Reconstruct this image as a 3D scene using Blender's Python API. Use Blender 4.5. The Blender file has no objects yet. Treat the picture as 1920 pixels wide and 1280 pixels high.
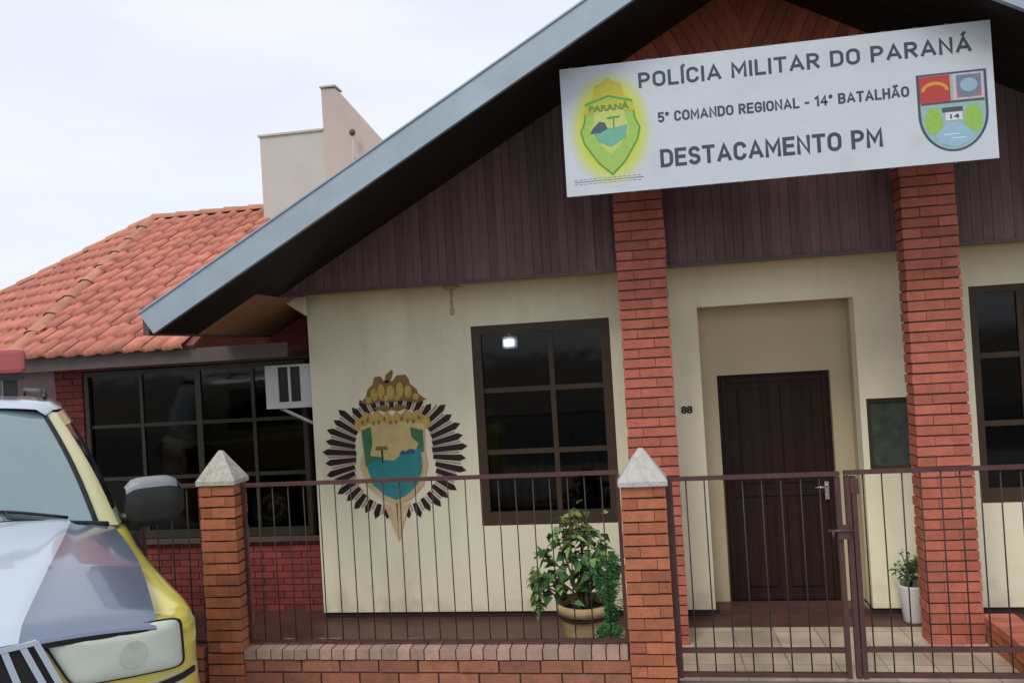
import bpy, bmesh, math, random
from mathutils import Vector, Matrix
random.seed(7)
C = bpy.context.scene.collection
S = bpy.context.scene
R = math.radians

# ------------------------------------------------------------------ camera
EYE = 2.43
cam_d = bpy.data.cameras.new('camera'); cam = bpy.data.objects.new('camera', cam_d); C.objects.link(cam)
cam_d.sensor_width = 36; cam_d.lens = 27.19; cam_d.clip_end = 2000; cam_d.clip_start = .05
_r = Vector((0.98601244, 0.15526798, -0.0605914)); _u = Vector((0.06168288, -0.00221688, 0.99809334)); _f = Vector((-0.15483762, 0.9878699, 0.01176325))
m = Matrix.Identity(4)
for i in range(3):
    m[i][0] = _r[i]; m[i][1] = _u[i]; m[i][2] = -_f[i]
m[2][3] = EYE
cam.matrix_world = m
S.camera = cam

# ------------------------------------------------------------------ sky, sun, exposure
SUN_EL, SUN_AZ = 52, 203
w = bpy.data.worlds.new('World'); S.world = w; w.use_nodes = True
nt = w.node_tree; nt.nodes.clear()
def N(nt, t, **k):
    n = nt.nodes.new(t)
    for a, b in k.items(): setattr(n, a, b)
    return n
out = N(nt, 'ShaderNodeOutputWorld'); bg = N(nt, 'ShaderNodeBackground'); sky = N(nt, 'ShaderNodeTexSky')
sky.sky_type = 'NISHITA'; sky.sun_disc = False; sky.sun_elevation = R(SUN_EL); sky.sun_rotation = R(SUN_AZ)
bg.inputs['Strength'].default_value = .1
mix = N(nt, 'ShaderNodeMixRGB'); mix.inputs[0].default_value = .93
tc = N(nt, 'ShaderNodeTexCoord'); no = N(nt, 'ShaderNodeTexNoise'); no.inputs['Scale'].default_value = 1.6; no.inputs['Detail'].default_value = 5
mp = N(nt, 'ShaderNodeMapping'); mp.inputs['Scale'].default_value = (1, 1, 3)
cr = N(nt, 'ShaderNodeValToRGB')
cr.color_ramp.elements[0].position = .35; cr.color_ramp.elements[0].color = (6.5, 6.95, 7.9, 1)
cr.color_ramp.elements[1].position = .65; cr.color_ramp.elements[1].color = (7.9, 8.15, 8.7, 1)
nt.links.new(tc.outputs['Generated'], mp.inputs['Vector']); nt.links.new(mp.outputs[0], no.inputs['Vector'])
nt.links.new(no.outputs['Fac'], cr.inputs[0])
nt.links.new(sky.outputs[0], mix.inputs[1]); nt.links.new(cr.outputs[0], mix.inputs[2])
nt.links.new(mix.outputs[0], bg.inputs[0]); nt.links.new(bg.outputs[0], out.inputs[0])
sd = bpy.data.lights.new('sun', 'SUN'); sd.energy = 1.5; sd.angle = R(24); sd.color = (1, .96, .9)
sun = bpy.data.objects.new('sun', sd); C.objects.link(sun)
az = R(SUN_AZ); el = R(SUN_EL)
dirv = Vector((math.sin(az) * math.cos(el), math.cos(az) * math.cos(el), math.sin(el)))
sun.rotation_euler = dirv.to_track_quat('Z', 'Y').to_euler(); sun.location = (0, -10, 20)
S.view_settings.view_transform = 'Standard'; S.view_settings.look = 'None'; S.view_settings.exposure = .3; S.view_settings.gamma = 1
S.cycles.max_bounces = 8; S.cycles.transparent_max_bounces = 16

# ------------------------------------------------------------------ materials
def lin(r, g, b):
    f = lambda c: (c / 255) / 12.92 if c / 255 <= .04045 else ((c / 255 + .055) / 1.055) ** 2.4
    return (f(r), f(g), f(b), 1)
def c4(c): return tuple(c) if len(c) == 4 else tuple(c) + (1,)
def base(name):
    m = bpy.data.materials.new(name); m.use_nodes = True
    return m, m.node_tree, m.node_tree.nodes['Principled BSDF']
def coordn(nt, scale=(1, 1, 1), kind='Object'):
    t = N(nt, 'ShaderNodeTexCoord'); p = N(nt, 'ShaderNodeMapping'); p.inputs['Scale'].default_value = scale
    nt.links.new(t.outputs[kind], p.inputs['Vector']); return p.outputs[0]
def paint(name, col, rough=.6, var=.12, scale=4, bump=.1, bscale=60, metal=0, stretch=(1, 1, 1), spec=.5, coat=0, island=0, dirt=None, dirtamt=.5):
    """colour with uneven patches, fine grain and optional per-piece variation"""
    m, nt, b = base(name)
    v = coordn(nt, stretch)
    n1 = N(nt, 'ShaderNodeTexNoise'); n1.inputs['Scale'].default_value = scale; n1.inputs['Detail'].default_value = 6; n1.inputs['Roughness'].default_value = .65
    nt.links.new(v, n1.inputs['Vector'])
    r = N(nt, 'ShaderNodeMapRange'); r.inputs[1].default_value = .3; r.inputs[2].default_value = .7
    r.inputs[3].default_value = 1 - var; r.inputs[4].default_value = 1 + var
    nt.links.new(n1.outputs['Fac'], r.inputs[0])
    val = r.outputs[0]
    if island:
        g = N(nt, 'ShaderNodeNewGeometry'); r2 = N(nt, 'ShaderNodeMapRange'); r2.inputs[3].default_value = 1 - island; r2.inputs[4].default_value = 1 + island
        nt.links.new(g.outputs['Random Per Island'], r2.inputs[0])
        mu = N(nt, 'ShaderNodeMath', operation='MULTIPLY'); nt.links.new(val, mu.inputs[0]); nt.links.new(r2.outputs[0], mu.inputs[1]); val = mu.outputs[0]
    vm = N(nt, 'ShaderNodeVectorMath', operation='SCALE'); vm.inputs[0].default_value = tuple(col)[:3]
    nt.links.new(val, vm.inputs['Scale']); colout = vm.outputs[0]
    if dirt:
        n3 = N(nt, 'ShaderNodeTexNoise'); n3.inputs['Scale'].default_value = scale * 1.7; n3.inputs['Detail'].default_value = 8
        nt.links.new(v, n3.inputs['Vector'])
        rr = N(nt, 'ShaderNodeMapRange'); rr.inputs[1].default_value = .5; rr.inputs[2].default_value = .75; rr.inputs[4].default_value = dirtamt
        nt.links.new(n3.outputs['Fac'], rr.inputs[0])
        mx = N(nt, 'ShaderNodeMixRGB'); mx.inputs[2].default_value = c4(dirt)
        nt.links.new(rr.outputs[0], mx.inputs[0]); nt.links.new(colout, mx.inputs[1]); colout = mx.outputs[0]
    nt.links.new(colout, b.inputs['Base Color'])
    n2 = N(nt, 'ShaderNodeTexNoise'); n2.inputs['Scale'].default_value = bscale; n2.inputs['Detail'].default_value = 4
    nt.links.new(v, n2.inputs['Vector'])
    bp = N(nt, 'ShaderNodeBump'); bp.inputs['Strength'].default_value = bump; bp.inputs['Distance'].default_value = .01
    nt.links.new(n2.outputs['Fac'], bp.inputs['Height']); nt.links.new(bp.outputs[0], b.inputs['Normal'])
    b.inputs['Roughness'].default_value = rough; b.inputs['Metallic'].default_value = metal
    b.inputs['Specular IOR Level'].default_value = spec; b.inputs['Coat Weight'].default_value = coat; b.inputs['Coat Roughness'].default_value = .06
    return m
def boards(name, col, pitch=.1, rough=.6, depth=.3, axis=(1, 0, 0), groove=.12, gcol=.35):
    """vertical boarding: groove every `pitch` metres along axis, grain along the board"""
    m, nt, b = base(name)
    t = N(nt, 'ShaderNodeTexCoord')
    dt = N(nt, 'ShaderNodeVectorMath', operation='DOT_PRODUCT'); dt.inputs[1].default_value = [a / pitch for a in axis]
    nt.links.new(t.outputs['Object'], dt.inputs[0])
    fr = N(nt, 'ShaderNodeMath', operation='FRACT'); nt.links.new(dt.outputs['Value'], fr.inputs[0])
    fl = N(nt, 'ShaderNodeMath', operation='FLOOR'); nt.links.new(dt.outputs['Value'], fl.inputs[0])
    lt = N(nt, 'ShaderNodeMath', operation='LESS_THAN'); lt.inputs[1].default_value = groove; nt.links.new(fr.outputs[0], lt.inputs[0])
    wn = N(nt, 'ShaderNodeTexWhiteNoise', noise_dimensions='1D'); nt.links.new(fl.outputs[0], wn.inputs['W'])
    mp = N(nt, 'ShaderNodeMapping'); mp.inputs['Scale'].default_value = (30, 30, 2); nt.links.new(t.outputs['Object'], mp.inputs[0])
    n = N(nt, 'ShaderNodeTexNoise'); n.inputs['Scale'].default_value = 1.5; n.inputs['Detail'].default_value = 5; nt.links.new(mp.outputs[0], n.inputs['Vector'])
    a1 = N(nt, 'ShaderNodeMath', operation='MULTIPLY_ADD'); a1.inputs[1].default_value = .35; a1.inputs[2].default_value = .65; nt.links.new(wn.outputs['Value'], a1.inputs[0])
    a2 = N(nt, 'ShaderNodeMath', operation='MULTIPLY_ADD'); a2.inputs[1].default_value = .7; a2.inputs[2].default_value = -.2; nt.links.new(n.outputs['Fac'], a2.inputs[0])
    a3 = N(nt, 'ShaderNodeMath', operation='ADD'); nt.links.new(a1.outputs[0], a3.inputs[0]); nt.links.new(a2.outputs[0], a3.inputs[1])
    a4 = N(nt, 'ShaderNodeMath', operation='MULTIPLY_ADD'); a4.inputs[1].default_value = -gcol; nt.links.new(lt.outputs[0], a4.inputs[0]); nt.links.new(a3.outputs[0], a4.inputs[2])
    vm = N(nt, 'ShaderNodeVectorMath', operation='SCALE'); vm.inputs[0].default_value = col[:3]; nt.links.new(a4.outputs[0], vm.inputs['Scale'])
    nt.links.new(vm.outputs[0], b.inputs['Base Color'])
    bp = N(nt, 'ShaderNodeBump'); bp.invert = True; bp.inputs['Strength'].default_value = depth; bp.inputs['Distance'].default_value = .01
    nt.links.new(lt.outputs[0], bp.inputs['Height']); nt.links.new(bp.outputs[0], b.inputs['Normal'])
    b.inputs['Roughness'].default_value = rough; b.inputs['Specular IOR Level'].default_value = .22
    return m
def glassm(name, tint=(.25, .28, .3), ior=1.45, rough=.02, see=1.0):
    m, nt, b = base(name); nt.nodes.remove(b)
    o = [n for n in nt.nodes if n.type == 'OUTPUT_MATERIAL'][0]
    tr = N(nt, 'ShaderNodeBsdfTransparent'); tr.inputs[0].default_value = c4(tint)
    gl = N(nt, 'ShaderNodeBsdfGlossy'); gl.inputs['Roughness'].default_value = rough
    fr = N(nt, 'ShaderNodeFresnel'); fr.inputs['IOR'].default_value = ior
    v = coordn(nt); n = N(nt, 'ShaderNodeTexNoise'); n.inputs['Scale'].default_value = 2.5; nt.links.new(v, n.inputs['Vector'])
    bp = N(nt, 'ShaderNodeBump'); bp.inputs['Strength'].default_value = .04; bp.inputs['Distance'].default_value = .05; nt.links.new(n.outputs['Fac'], bp.inputs['Height'])
    nt.links.new(bp.outputs[0], gl.inputs['Normal'])
    mx = N(nt, 'ShaderNodeMixShader'); nt.links.new(fr.outputs[0], mx.inputs[0]); nt.links.new(tr.outputs[0], mx.inputs[1]); nt.links.new(gl.outputs[0], mx.inputs[2])
    nt.links.new(mx.outputs[0], o.inputs[0]); return m
def emit(name, col, s):
    m, nt, b = base(name); b.inputs['Emission Color'].default_value = c4(col); b.inputs['Emission Strength'].default_value = s; b.inputs['Base Color'].default_value = (.8, .8, .8, 1); return m
def tilem(name, col, grout, sx=.33, sy=.33, g=.03):
    m, nt, b = base(name)
    t = N(nt, 'ShaderNodeTexCoord'); br = N(nt, 'ShaderNodeTexBrick'); br.offset = 0; br.inputs['Scale'].default_value = 1
    br.inputs['Brick Width'].default_value = sx; br.inputs['Row Height'].default_value = sy; br.inputs['Mortar Size'].default_value = .006
    br.inputs['Color1'].default_value = c4(col); br.inputs['Color2'].default_value = tuple(c * .82 for c in col[:3]) + (1,); br.inputs['Mortar'].default_value = c4(grout)
    nt.links.new(t.outputs['Object'], br.inputs['Vector'])
    n = N(nt, 'ShaderNodeTexNoise'); n.inputs['Scale'].default_value = 3; n.inputs['Detail'].default_value = 7; nt.links.new(t.outputs['Object'], n.inputs['Vector'])
    r = N(nt, 'ShaderNodeMapRange'); r.inputs[1].default_value = .35; r.inputs[2].default_value = .7; r.inputs[3].default_value = 1.08; r.inputs[4].default_value = .62; nt.links.new(n.outputs['Fac'], r.inputs[0])
    vm = N(nt, 'ShaderNodeVectorMath', operation='SCALE'); nt.links.new(br.outputs['Color'], vm.inputs[0]); nt.links.new(r.outputs[0], vm.inputs['Scale'])
    nt.links.new(vm.outputs[0], b.inputs['Base Color']); b.inputs['Roughness'].default_value = .35
    return m

M = {}
M['wall'] = paint('cream_wall_paint', (.84, .79, .58), .8, .05, 1.1, .14, 90, stretch=(2.2, 2.2, .55), dirt=(.5, .46, .31), dirtamt=.3)
nt = M['wall'].node_tree; b_ = nt.nodes['Principled BSDF']; src = b_.inputs['Base Color'].links[0].from_socket
tcn = N(nt, 'ShaderNodeTexCoord'); sx = N(nt, 'ShaderNodeSeparateXYZ'); nt.links.new(tcn.outputs['Object'], sx.inputs[0])
nn = N(nt, 'ShaderNodeTexNoise'); nn.inputs['Scale'].default_value = 7; nn.inputs['Detail'].default_value = 8; nt.links.new(tcn.outputs['Object'], nn.inputs['Vector'])
m1 = N(nt, 'ShaderNodeMath', operation='MULTIPLY_ADD'); m1.inputs[1].default_value = .9; m1.inputs[2].default_value = -.32; nt.links.new(nn.outputs['Fac'], m1.inputs[0])
m2 = N(nt, 'ShaderNodeMath', operation='SUBTRACT'); nt.links.new(m1.outputs[0], m2.inputs[0]); nt.links.new(sx.outputs['Z'], m2.inputs[1])
m3 = N(nt, 'ShaderNodeMapRange'); m3.inputs[1].default_value = -.12; m3.inputs[2].default_value = .12; m3.inputs[4].default_value = .28; nt.links.new(m2.outputs[0], m3.inputs[0])
mm_ = N(nt, 'ShaderNodeMixRGB'); mm_.inputs[2].default_value = (.3, .2, .13, 1); nt.links.new(m3.outputs[0], mm_.inputs[0]); nt.links.new(src, mm_.inputs[1]); nt.links.new(mm_.outputs[0], b_.inputs['Base Color'])
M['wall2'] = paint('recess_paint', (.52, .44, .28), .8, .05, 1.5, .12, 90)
M['ceil'] = paint('ceiling_paint', (.6, .46, .2), .8, .06, 2, .1, 60)
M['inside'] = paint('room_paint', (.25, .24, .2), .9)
M['dark_base'] = paint('dark_baseboard', (.03, .022, .02), .5)
M['board'] = boards('purple_brown_boards', (.15, .088, .09), .075)
M['chev_l'] = boards('chevron_boards_left', (.50, .135, .08), .085, axis=(.9, 0, .44), gcol=.35)
M['chev_r'] = boards('chevron_boards_right', (.50, .135, .08), .085, axis=(.9, 0, -.44), gcol=.35)
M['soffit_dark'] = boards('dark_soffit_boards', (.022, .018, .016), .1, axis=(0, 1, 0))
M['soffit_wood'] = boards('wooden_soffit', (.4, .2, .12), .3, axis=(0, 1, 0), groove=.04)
M['fascia'] = paint('grey_blue_fascia', (.33, .40, .46), .4, .1, 2.5, .05, 40, metal=.25, stretch=(1, 1, 1), dirt=(.3, .34, .34), dirtamt=.5)
M['roofmetal'] = paint('roof_sheet', (.3, .32, .33), .5)
M['brick_red'] = paint('red_brick', (.45, .13, .083), .8, .16, 9, .5, 70, island=.16, dirt=(.3, .1, .08), dirtamt=.5)
M['brick_orange'] = paint('orange_brick', (.38, .125, .058), .8, .16, 9, .5, 70, island=.2, dirt=(.2, .08, .05), dirtamt=.6)
M['brick_low'] = paint('low_wall_brick', (.3, .115, .07), .8, .16, 9, .5, 70, island=.2, dirt=(.16, .07, .05), dirtamt=.6)
M['brick_pale'] = paint('pale_capping_brick', (.38, .245, .195), .8, .15, 9, .4, 70, island=.18, dirt=(.25, .15, .12), dirtamt=.6)
M['brick_dark'] = paint('dark_red_brick', (.22, .04, .035), .75, .16, 6, .4, 60, island=.25)
M['mortar_dark'] = paint('dark_mortar', (.07, .035, .028), .95)
M['mortar'] = paint('mortar', (.12, .055, .045), .95)
M['brick_tex'] = tilem('dark_red_brickwork', (.22, .045, .038), (.06, .03, .025), .2, .068)
M['tile'] = paint('clay_roof_tile', (.5, .175, .12), .75, .2, 5, .3, 60, island=.17, dirt=(.22, .1, .08), dirtamt=.6)
M['ridge'] = paint('ridge_tile', (.46, .2, .125), .8, .15, 6, .3, 60, island=.15, dirt=(.28, .15, .09), dirtamt=.6)
M['under'] = paint('roof_underlay', (.16, .05, .04), .9)
M['eave'] = paint('dark_eave_board', (.085, .06, .055), .6, .15, 4)
M['wframe'] = paint('brown_window_frame', (.062, .04, .027), .5, .12, 6, .08, 60, spec=.25)
M['wframe2'] = paint('olive_window_frame', (.032, .03, .019), .4, .12, 6, .08, 60)
M['glass'] = glassm('window_glass', (.14, .15, .16), 1.42, .06)
M['door'] = boards('dark_stained_door', (.025, .011, .008), .09, .6, .4, gcol=.3)
M['chrome'] = paint('chrome', (.7, .7, .7), .18, .02, metal=1, bump=0)
M['tower'] = paint('beige_render', (.5, .47, .42), .85, .07, 1.2, .1, 50, dirt=(.34, .31, .28), dirtamt=.35)
M['tower_warm'] = paint('warm_beige_render', (.5, .41, .36), .85, .07, 1.2, .1, 50, dirt=(.36, .3, .27), dirtamt=.35)
M['sign'] = paint('sign_face', (.56, .60, .65), .45, .04, 2, .04, 6, dirt=(.45, .47, .48), dirtamt=.3)
M['sign_edge'] = paint('sign_edge_metal', (.1, .1, .1), .5)
M['letter'] = paint('dark_grey_lettering', (.045, .055, .08), .5, .05)
M['rail'] = paint('maroon_fence_paint', (.075, .03, .03), .5, .18, 14, .2, 90, dirt=(.09, .05, .035), dirtamt=.7)
M['bar'] = paint('dark_rusty_bars', (.032, .026, .02), .7, .25, 20, .2, 90)
M['cap'] = paint('rough_concrete_cap', (.48, .46, .4), .95, .22, 26, .9, 120, dirt=(.2, .19, .16), dirtamt=.6)
M['capwhite'] = paint('whitewashed_cap', (.5, .48, .44), .95, .12, 20, .7, 120, dirt=(.3, .29, .26), dirtamt=.5)
M['mirror_grey'] = paint('mirror_grey', (.22, .23, .25), .4, .05)
M['acw'] = paint('ac_white', (.62, .6, .58), .4, .06)
M['black'] = paint('black_plastic', (.012, .012, .014), .45, .1)
M['grey_leaf'] = paint('leaf_green', (.19, .3, .09), .5, .3, 20, .1, 60, island=.5)
M['leaf_dark'] = paint('leaf_dark_green', (.055, .13, .04), .5, .3, 20, .1, 60, island=.5)
M['leaf_yel'] = paint('leaf_yellow_green', (.2, .2, .05), .55, .3, 20, .1, 60, island=.4)
M['fern'] = paint('fern_green', (.045, .17, .045), .6, .3, 20, .1, 60, island=.45)
M['stem'] = paint('woody_stem', (.09, .06, .04), .9, .2)
M['terracotta'] = paint('ochre_clay_pot', (.45, .32, .15), .85, .2, 8, .3, 60, dirt=(.2, .14, .08), dirtamt=.6)
M['whitepot'] = paint('white_pot', (.66, .64, .64), .5, .06)
M['soil'] = paint('soil', (.05, .032, .02), .95, .3, 20, .8, 50)
M['floor_red'] = paint('dark_red_cement_floor', (.09, .04, .034), .45, .25, 3, .1, 50, dirt=(.04, .025, .02), dirtamt=.6)
M['floor_tile'] = tilem('beige_floor_tiles', (.56, .45, .34), (.28, .22, .17))
M['ground'] = paint('bare_ground', (.16, .13, .1), .95, .25, .6, .5, 8, dirt=(.08, .09, .045), dirtamt=.8)
M['asphalt'] = paint('asphalt', (.05, .05, .052), .9, .2, 1.5, .5, 90)
M['concrete'] = paint('pavement_concrete', (.3, .28, .25), .9, .15, 2, .4, 60, dirt=(.16, .15, .13), dirtamt=.6)

# ------------------------------------------------------------------ object helpers
def new(name, me, mat, parent=None):
    o = bpy.data.objects.new(name, me); C.objects.link(o)
    if mat is not None:
        for q in (mat if isinstance(mat, (list, tuple)) else [mat]): me.materials.append(q)
    if parent is not None: o.parent = parent; o.matrix_parent_inverse = Matrix.Identity(4)
    return o
class MB:
    def __init__(s): s.bm = bmesh.new()
    def box(s, x0, x1, y0, y1, z0, z1, mi=0, rot=None, piv=None):
        vs = [s.bm.verts.new((x, y, z)) for z in (z0, z1) for y in (y0, y1) for x in (x0, x1)]
        for f in ((0, 2, 3, 1), (4, 5, 7, 6), (0, 1, 5, 4), (2, 6, 7, 3), (0, 4, 6, 2), (1, 3, 7, 5)):
            fa = s.bm.faces.new([vs[i] for i in f]); fa.material_index = mi
        if rot is not None: bmesh.ops.rotate(s.bm, verts=vs, cent=piv or Vector((0, 0, 0)), matrix=rot)
        return vs
    def face(s, pts, mi=0):
        f = s.bm.faces.new([s.bm.verts.new(p) for p in pts]); f.material_index = mi; return f
    def prism(s, pts, d, mi=0):
        """polygon pts (3D) extruded by vector d"""
        d = Vector(d); a = [s.bm.verts.new(p) for p in pts]; b = [s.bm.verts.new(Vector(p) + d) for p in pts]
        n = len(pts)
        for q in [a[::-1], b] + [[a[i], a[(i + 1) % n], b[(i + 1) % n], b[i]] for i in range(n)]:
            f = s.bm.faces.new(q); f.material_index = mi
    def tube(s, pts, r, n=8, mi=0, r2=None, caps=True):
        pts = [Vector(p) for p in pts]; rings = []
        for i, p in enumerate(pts):
            t = (pts[min(i + 1, len(pts) - 1)] - pts[max(i - 1, 0)]).normalized()
            a = t.orthogonal().normalized() if i == 0 else (prev - t * prev.dot(t)).normalized()
            prev = a; b = t.cross(a)
            rr = r if r2 is None else r + (r2 - r) * i / (len(pts) - 1)
            rings.append([s.bm.verts.new(p + (a * math.cos(k * 2 * math.pi / n) + b * math.sin(k * 2 * math.pi / n)) * rr) for k in range(n)])
        for A, B in zip(rings, rings[1:]):
            for k in range(n):
                f = s.bm.faces.new((A[k], A[(k + 1) % n], B[(k + 1) % n], B[k])); f.material_index = mi; f.smooth = True
        if caps:
            for q in (rings[0][::-1], rings[-1]):
                f = s.bm.faces.new(q); f.material_index = mi
    def lathe(s, prof, c, n=28, mi=0):
        rings = [[s.bm.verts.new((c[0] + r * math.cos(k * 2 * math.pi / n), c[1] + r * math.sin(k * 2 * math.pi / n), c[2] + z)) for k in range(n)] for r, z in prof]
        for A, B in zip(rings, rings[1:]):
            for k in range(n):
                f = s.bm.faces.new((A[k], A[(k + 1) % n], B[(k + 1) % n], B[k])); f.material_index = mi; f.smooth = True
        s.bm.faces.new(rings[0][::-1]).material_index = mi
    def grid(s, P, mi=0, smooth=True, skip=None):
        V = [[s.bm.verts.new(p) for p in row] for row in P]
        for i in range(len(V) - 1):
            for j in range(len(V[0]) - 1):
                if skip and skip(i, j): continue
                f = s.bm.faces.new((V[i][j], V[i][j + 1], V[i + 1][j + 1], V[i + 1][j])); f.material_index = mi; f.smooth = smooth
    def build(s, name, mat, parent=None, loc=None, bevel=0, recalc=True):
        if recalc: bmesh.ops.recalc_face_normals(s.bm, faces=s.bm.faces)
        me = bpy.data.meshes.new(name); s.bm.to_mesh(me); s.bm.free()
        o = new(name, me, mat, parent)
        if loc: o.location = loc
        if bevel:
            b = o.modifiers.new('bevel', 'BEVEL'); b.width = bevel; b.segments = 2; b.limit_method = 'ANGLE'
        return o
def tag(o, label=None, cat=None, group=None, kind=None):
    if label: o['label'] = label
    if cat: o['category'] = cat
    if group: o['group'] = group
    if kind: o['kind'] = kind
    return o
def thing(name, label, cat, loc=(0, 0, 0), group=None):
    o = bpy.data.objects.new(name, None); C.objects.link(o); o.location = loc; o.empty_display_size = .2
    return tag(o, label, cat, group)
def local(parent):
    """offset that turns world coordinates into the parent's local ones"""
    return Vector(parent.location)
def finish(o):
    """mesh written in world coordinates under a parent Empty that stands elsewhere"""
    if o.parent: o.data.transform(Matrix.Translation(-Vector(o.parent.matrix_local.translation) if o.parent.parent is None else -Vector(o.parent.parent.location)))
    return o
def W(mb, name, mat, parent, **k):
    """build a part given in world coordinates (top-level parents may have a location; parts have none)"""
    o = mb.build(name, mat, parent, **k)
    root = parent
    while root.parent: root = root.parent
    o.data.transform(Matrix.Translation(-Vector(root.location)))
    return o
def holes_wall(mb, x0, x1, z0, z1, y, t, holes, mi=0, cut=None):
    """wall in an XZ plane from y to y+t with rectangular openings and real reveals"""
    xs = sorted({x0, x1, *[h[0] for h in holes], *[h[1] for h in holes]}); zs = sorted({z0, z1, *[h[2] for h in holes], *[h[3] for h in holes]})
    solid = lambda i, k: 0 <= i < len(xs) - 1 and 0 <= k < len(zs) - 1 and not any(h[0] <= (xs[i] + xs[i + 1]) / 2 <= h[1] and h[2] <= (zs[k] + zs[k + 1]) / 2 <= h[3] for h in holes)
    for i in range(len(xs) - 1):
        for k in range(len(zs) - 1):
            if not solid(i, k): continue
            a, b, c, d = xs[i], xs[i + 1], zs[k], zs[k + 1]
            mb.face([(a, y, c), (b, y, c), (b, y, d), (a, y, d)], mi); mb.face([(a, y + t, c), (a, y + t, d), (b, y + t, d), (b, y + t, c)], mi)
            if not solid(i - 1, k): mb.face([(a, y, c), (a, y, d), (a, y + t, d), (a, y + t, c)], mi)
            if not solid(i + 1, k): mb.face([(b, y, c), (b, y + t, c), (b, y + t, d), (b, y, d)], mi)
            if not solid(i, k - 1): mb.face([(a, y, c), (a, y + t, c), (b, y + t, c), (b, y, c)], mi)
            if not solid(i, k + 1): mb.face([(a, y, d), (b, y, d), (b, y + t, d), (a, y + t, d)], mi)
def bricks(mb, x0, x1, y0, y1, z0, z1, course=.08, L=.22, joint=.012, jit=.003, rec=.012, core=1, jv=None):
    """real bricks over a recessed mortar core (material 1)"""
    n = max(1, round((z1 - z0) / course)); ch = (z1 - z0) / n; jv = joint if jv is None else jv
    mb.box(x0 + rec, x1 - rec, y0 + rec, y1 - rec, z0, z1 - rec * .3, core)
    for k in range(n):
        za = z0 + k * ch + joint / 2; zb = z0 + (k + 1) * ch - joint / 2
        x = x0 - (L / 2 if k % 2 else 0); first = True
        while x < x1 - .02:
            a = max(x, x0) + (0 if max(x, x0) == x0 else jv / 2); b = min(x + L, x1); bb = b - (0 if b >= x1 - 1e-6 else jv / 2)
            if x1 - b < .03: bb = x1
            if bb - a > .02:
                j = lambda: random.uniform(-jit, jit)
                mb.box(a + (j() if a == x0 else 0), bb + (j() if bb == x1 else 0), y0 + j(), y1 + j(), za + j() * .4, zb + j() * .4)
            if bb == x1: break
            x += L

# ------------------------------------------------------------------ ground
g = MB()
ys = [-300, 4.9, 5.0, 400]; zs_ = [.32, .32, -.03, -.03]
g.grid([[(x, y, z) for x in (-300, 300)] for y, z in zip(ys, zs_)], smooth=False)
tag(g.build('ground', M['ground']), kind='structure')
g = MB(); g.box(-60, 60, -9, .2, .30, .332); tag(g.build('road', M['asphalt']), kind='structure')
g = MB(); g.box(-60, 60, .2, 4.86, .2, .345); g.box(-9, -3.95, 4.86, 6.25, -.1, .345); tag(g.build('pavement', M['concrete']), kind='structure')
g = MB(); g.box(-3.1, 2.5, 4.95, 6.70, -.02, .004); g.box(.16, 2.4, 4.86, 5.02, -.02, .23); g.box(.16, 2.4, 5.02, 5.12, -.02, .12)
tag(g.build('path', M['floor_tile']), kind='structure')
g = MB(); g.box(-7, .12, 4.95, 7.3, -.015, .012); g.box(.121, 2.5, 6.70, 7.3, -.015, .012); g.box(2.5, 5.1, 6.3, 7.3, -.015, .01)
tag(g.build('veranda_floor', M['floor_red']), kind='structure')
g = MB(); g.box(2.69, 9, 4.95, 6.29, -.01, .1); tag(g.build('flower_bed', M['soil']), kind='structure')

# ------------------------------------------------------------------ main building
YW = 6.95; AX = 1.02; AZ = 5.47; SL = .553; XL = -3.675; XR = 2 * AX - XL
zt = lambda x: AZ - SL * abs(x - AX)
B = thing('station_building', 'cream police station with a brown boarded gable and brick porch pillars', 'building', (1.0, 8.0, 0))
wins = [(-1.467, -.205, .846, 2.673), (2.775, 4.25, .93, 2.73)]
mb = MB()
holes_wall(mb, -3.04, 5.08, .07, 3.12, YW, .15, [wins[0], wins[1], (.565, 1.865, .07, 2.71), (1.915, 2.315, 1.23, 1.84)])
W(mb, 'front_wall', M['wall'], B)
mb = MB()   # side and back walls and the room inside
mb.box(-3.04, -2.9, YW + .15, 10.6, 0, 3.12); mb.box(4.94, 5.08, YW + .15, 10.6, 0, 3.12); mb.box(-2.9, 4.94, 10.46, 10.6, 0, 3.12)
W(mb, 'wall', M['wall'], B)
mb = MB()   # recess
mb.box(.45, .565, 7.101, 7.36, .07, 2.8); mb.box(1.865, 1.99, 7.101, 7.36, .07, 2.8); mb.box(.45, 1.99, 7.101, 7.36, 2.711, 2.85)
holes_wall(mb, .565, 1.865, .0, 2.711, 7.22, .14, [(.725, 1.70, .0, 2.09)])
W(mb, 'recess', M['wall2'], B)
mb = MB()
mb.box(-3.03, .56, YW + .02, YW + .14, 0, .069); mb.box(1.87, 5.07, YW + .02, YW + .14, 0, .069)
W(mb, 'baseboard', M['dark_base'], B)
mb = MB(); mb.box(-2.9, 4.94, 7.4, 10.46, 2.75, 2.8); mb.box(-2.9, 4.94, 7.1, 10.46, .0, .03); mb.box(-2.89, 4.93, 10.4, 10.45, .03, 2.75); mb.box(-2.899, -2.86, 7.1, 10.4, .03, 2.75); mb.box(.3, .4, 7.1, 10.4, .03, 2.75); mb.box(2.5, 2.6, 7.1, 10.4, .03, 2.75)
W(mb, 'room_lining', M['inside'], B)
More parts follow.
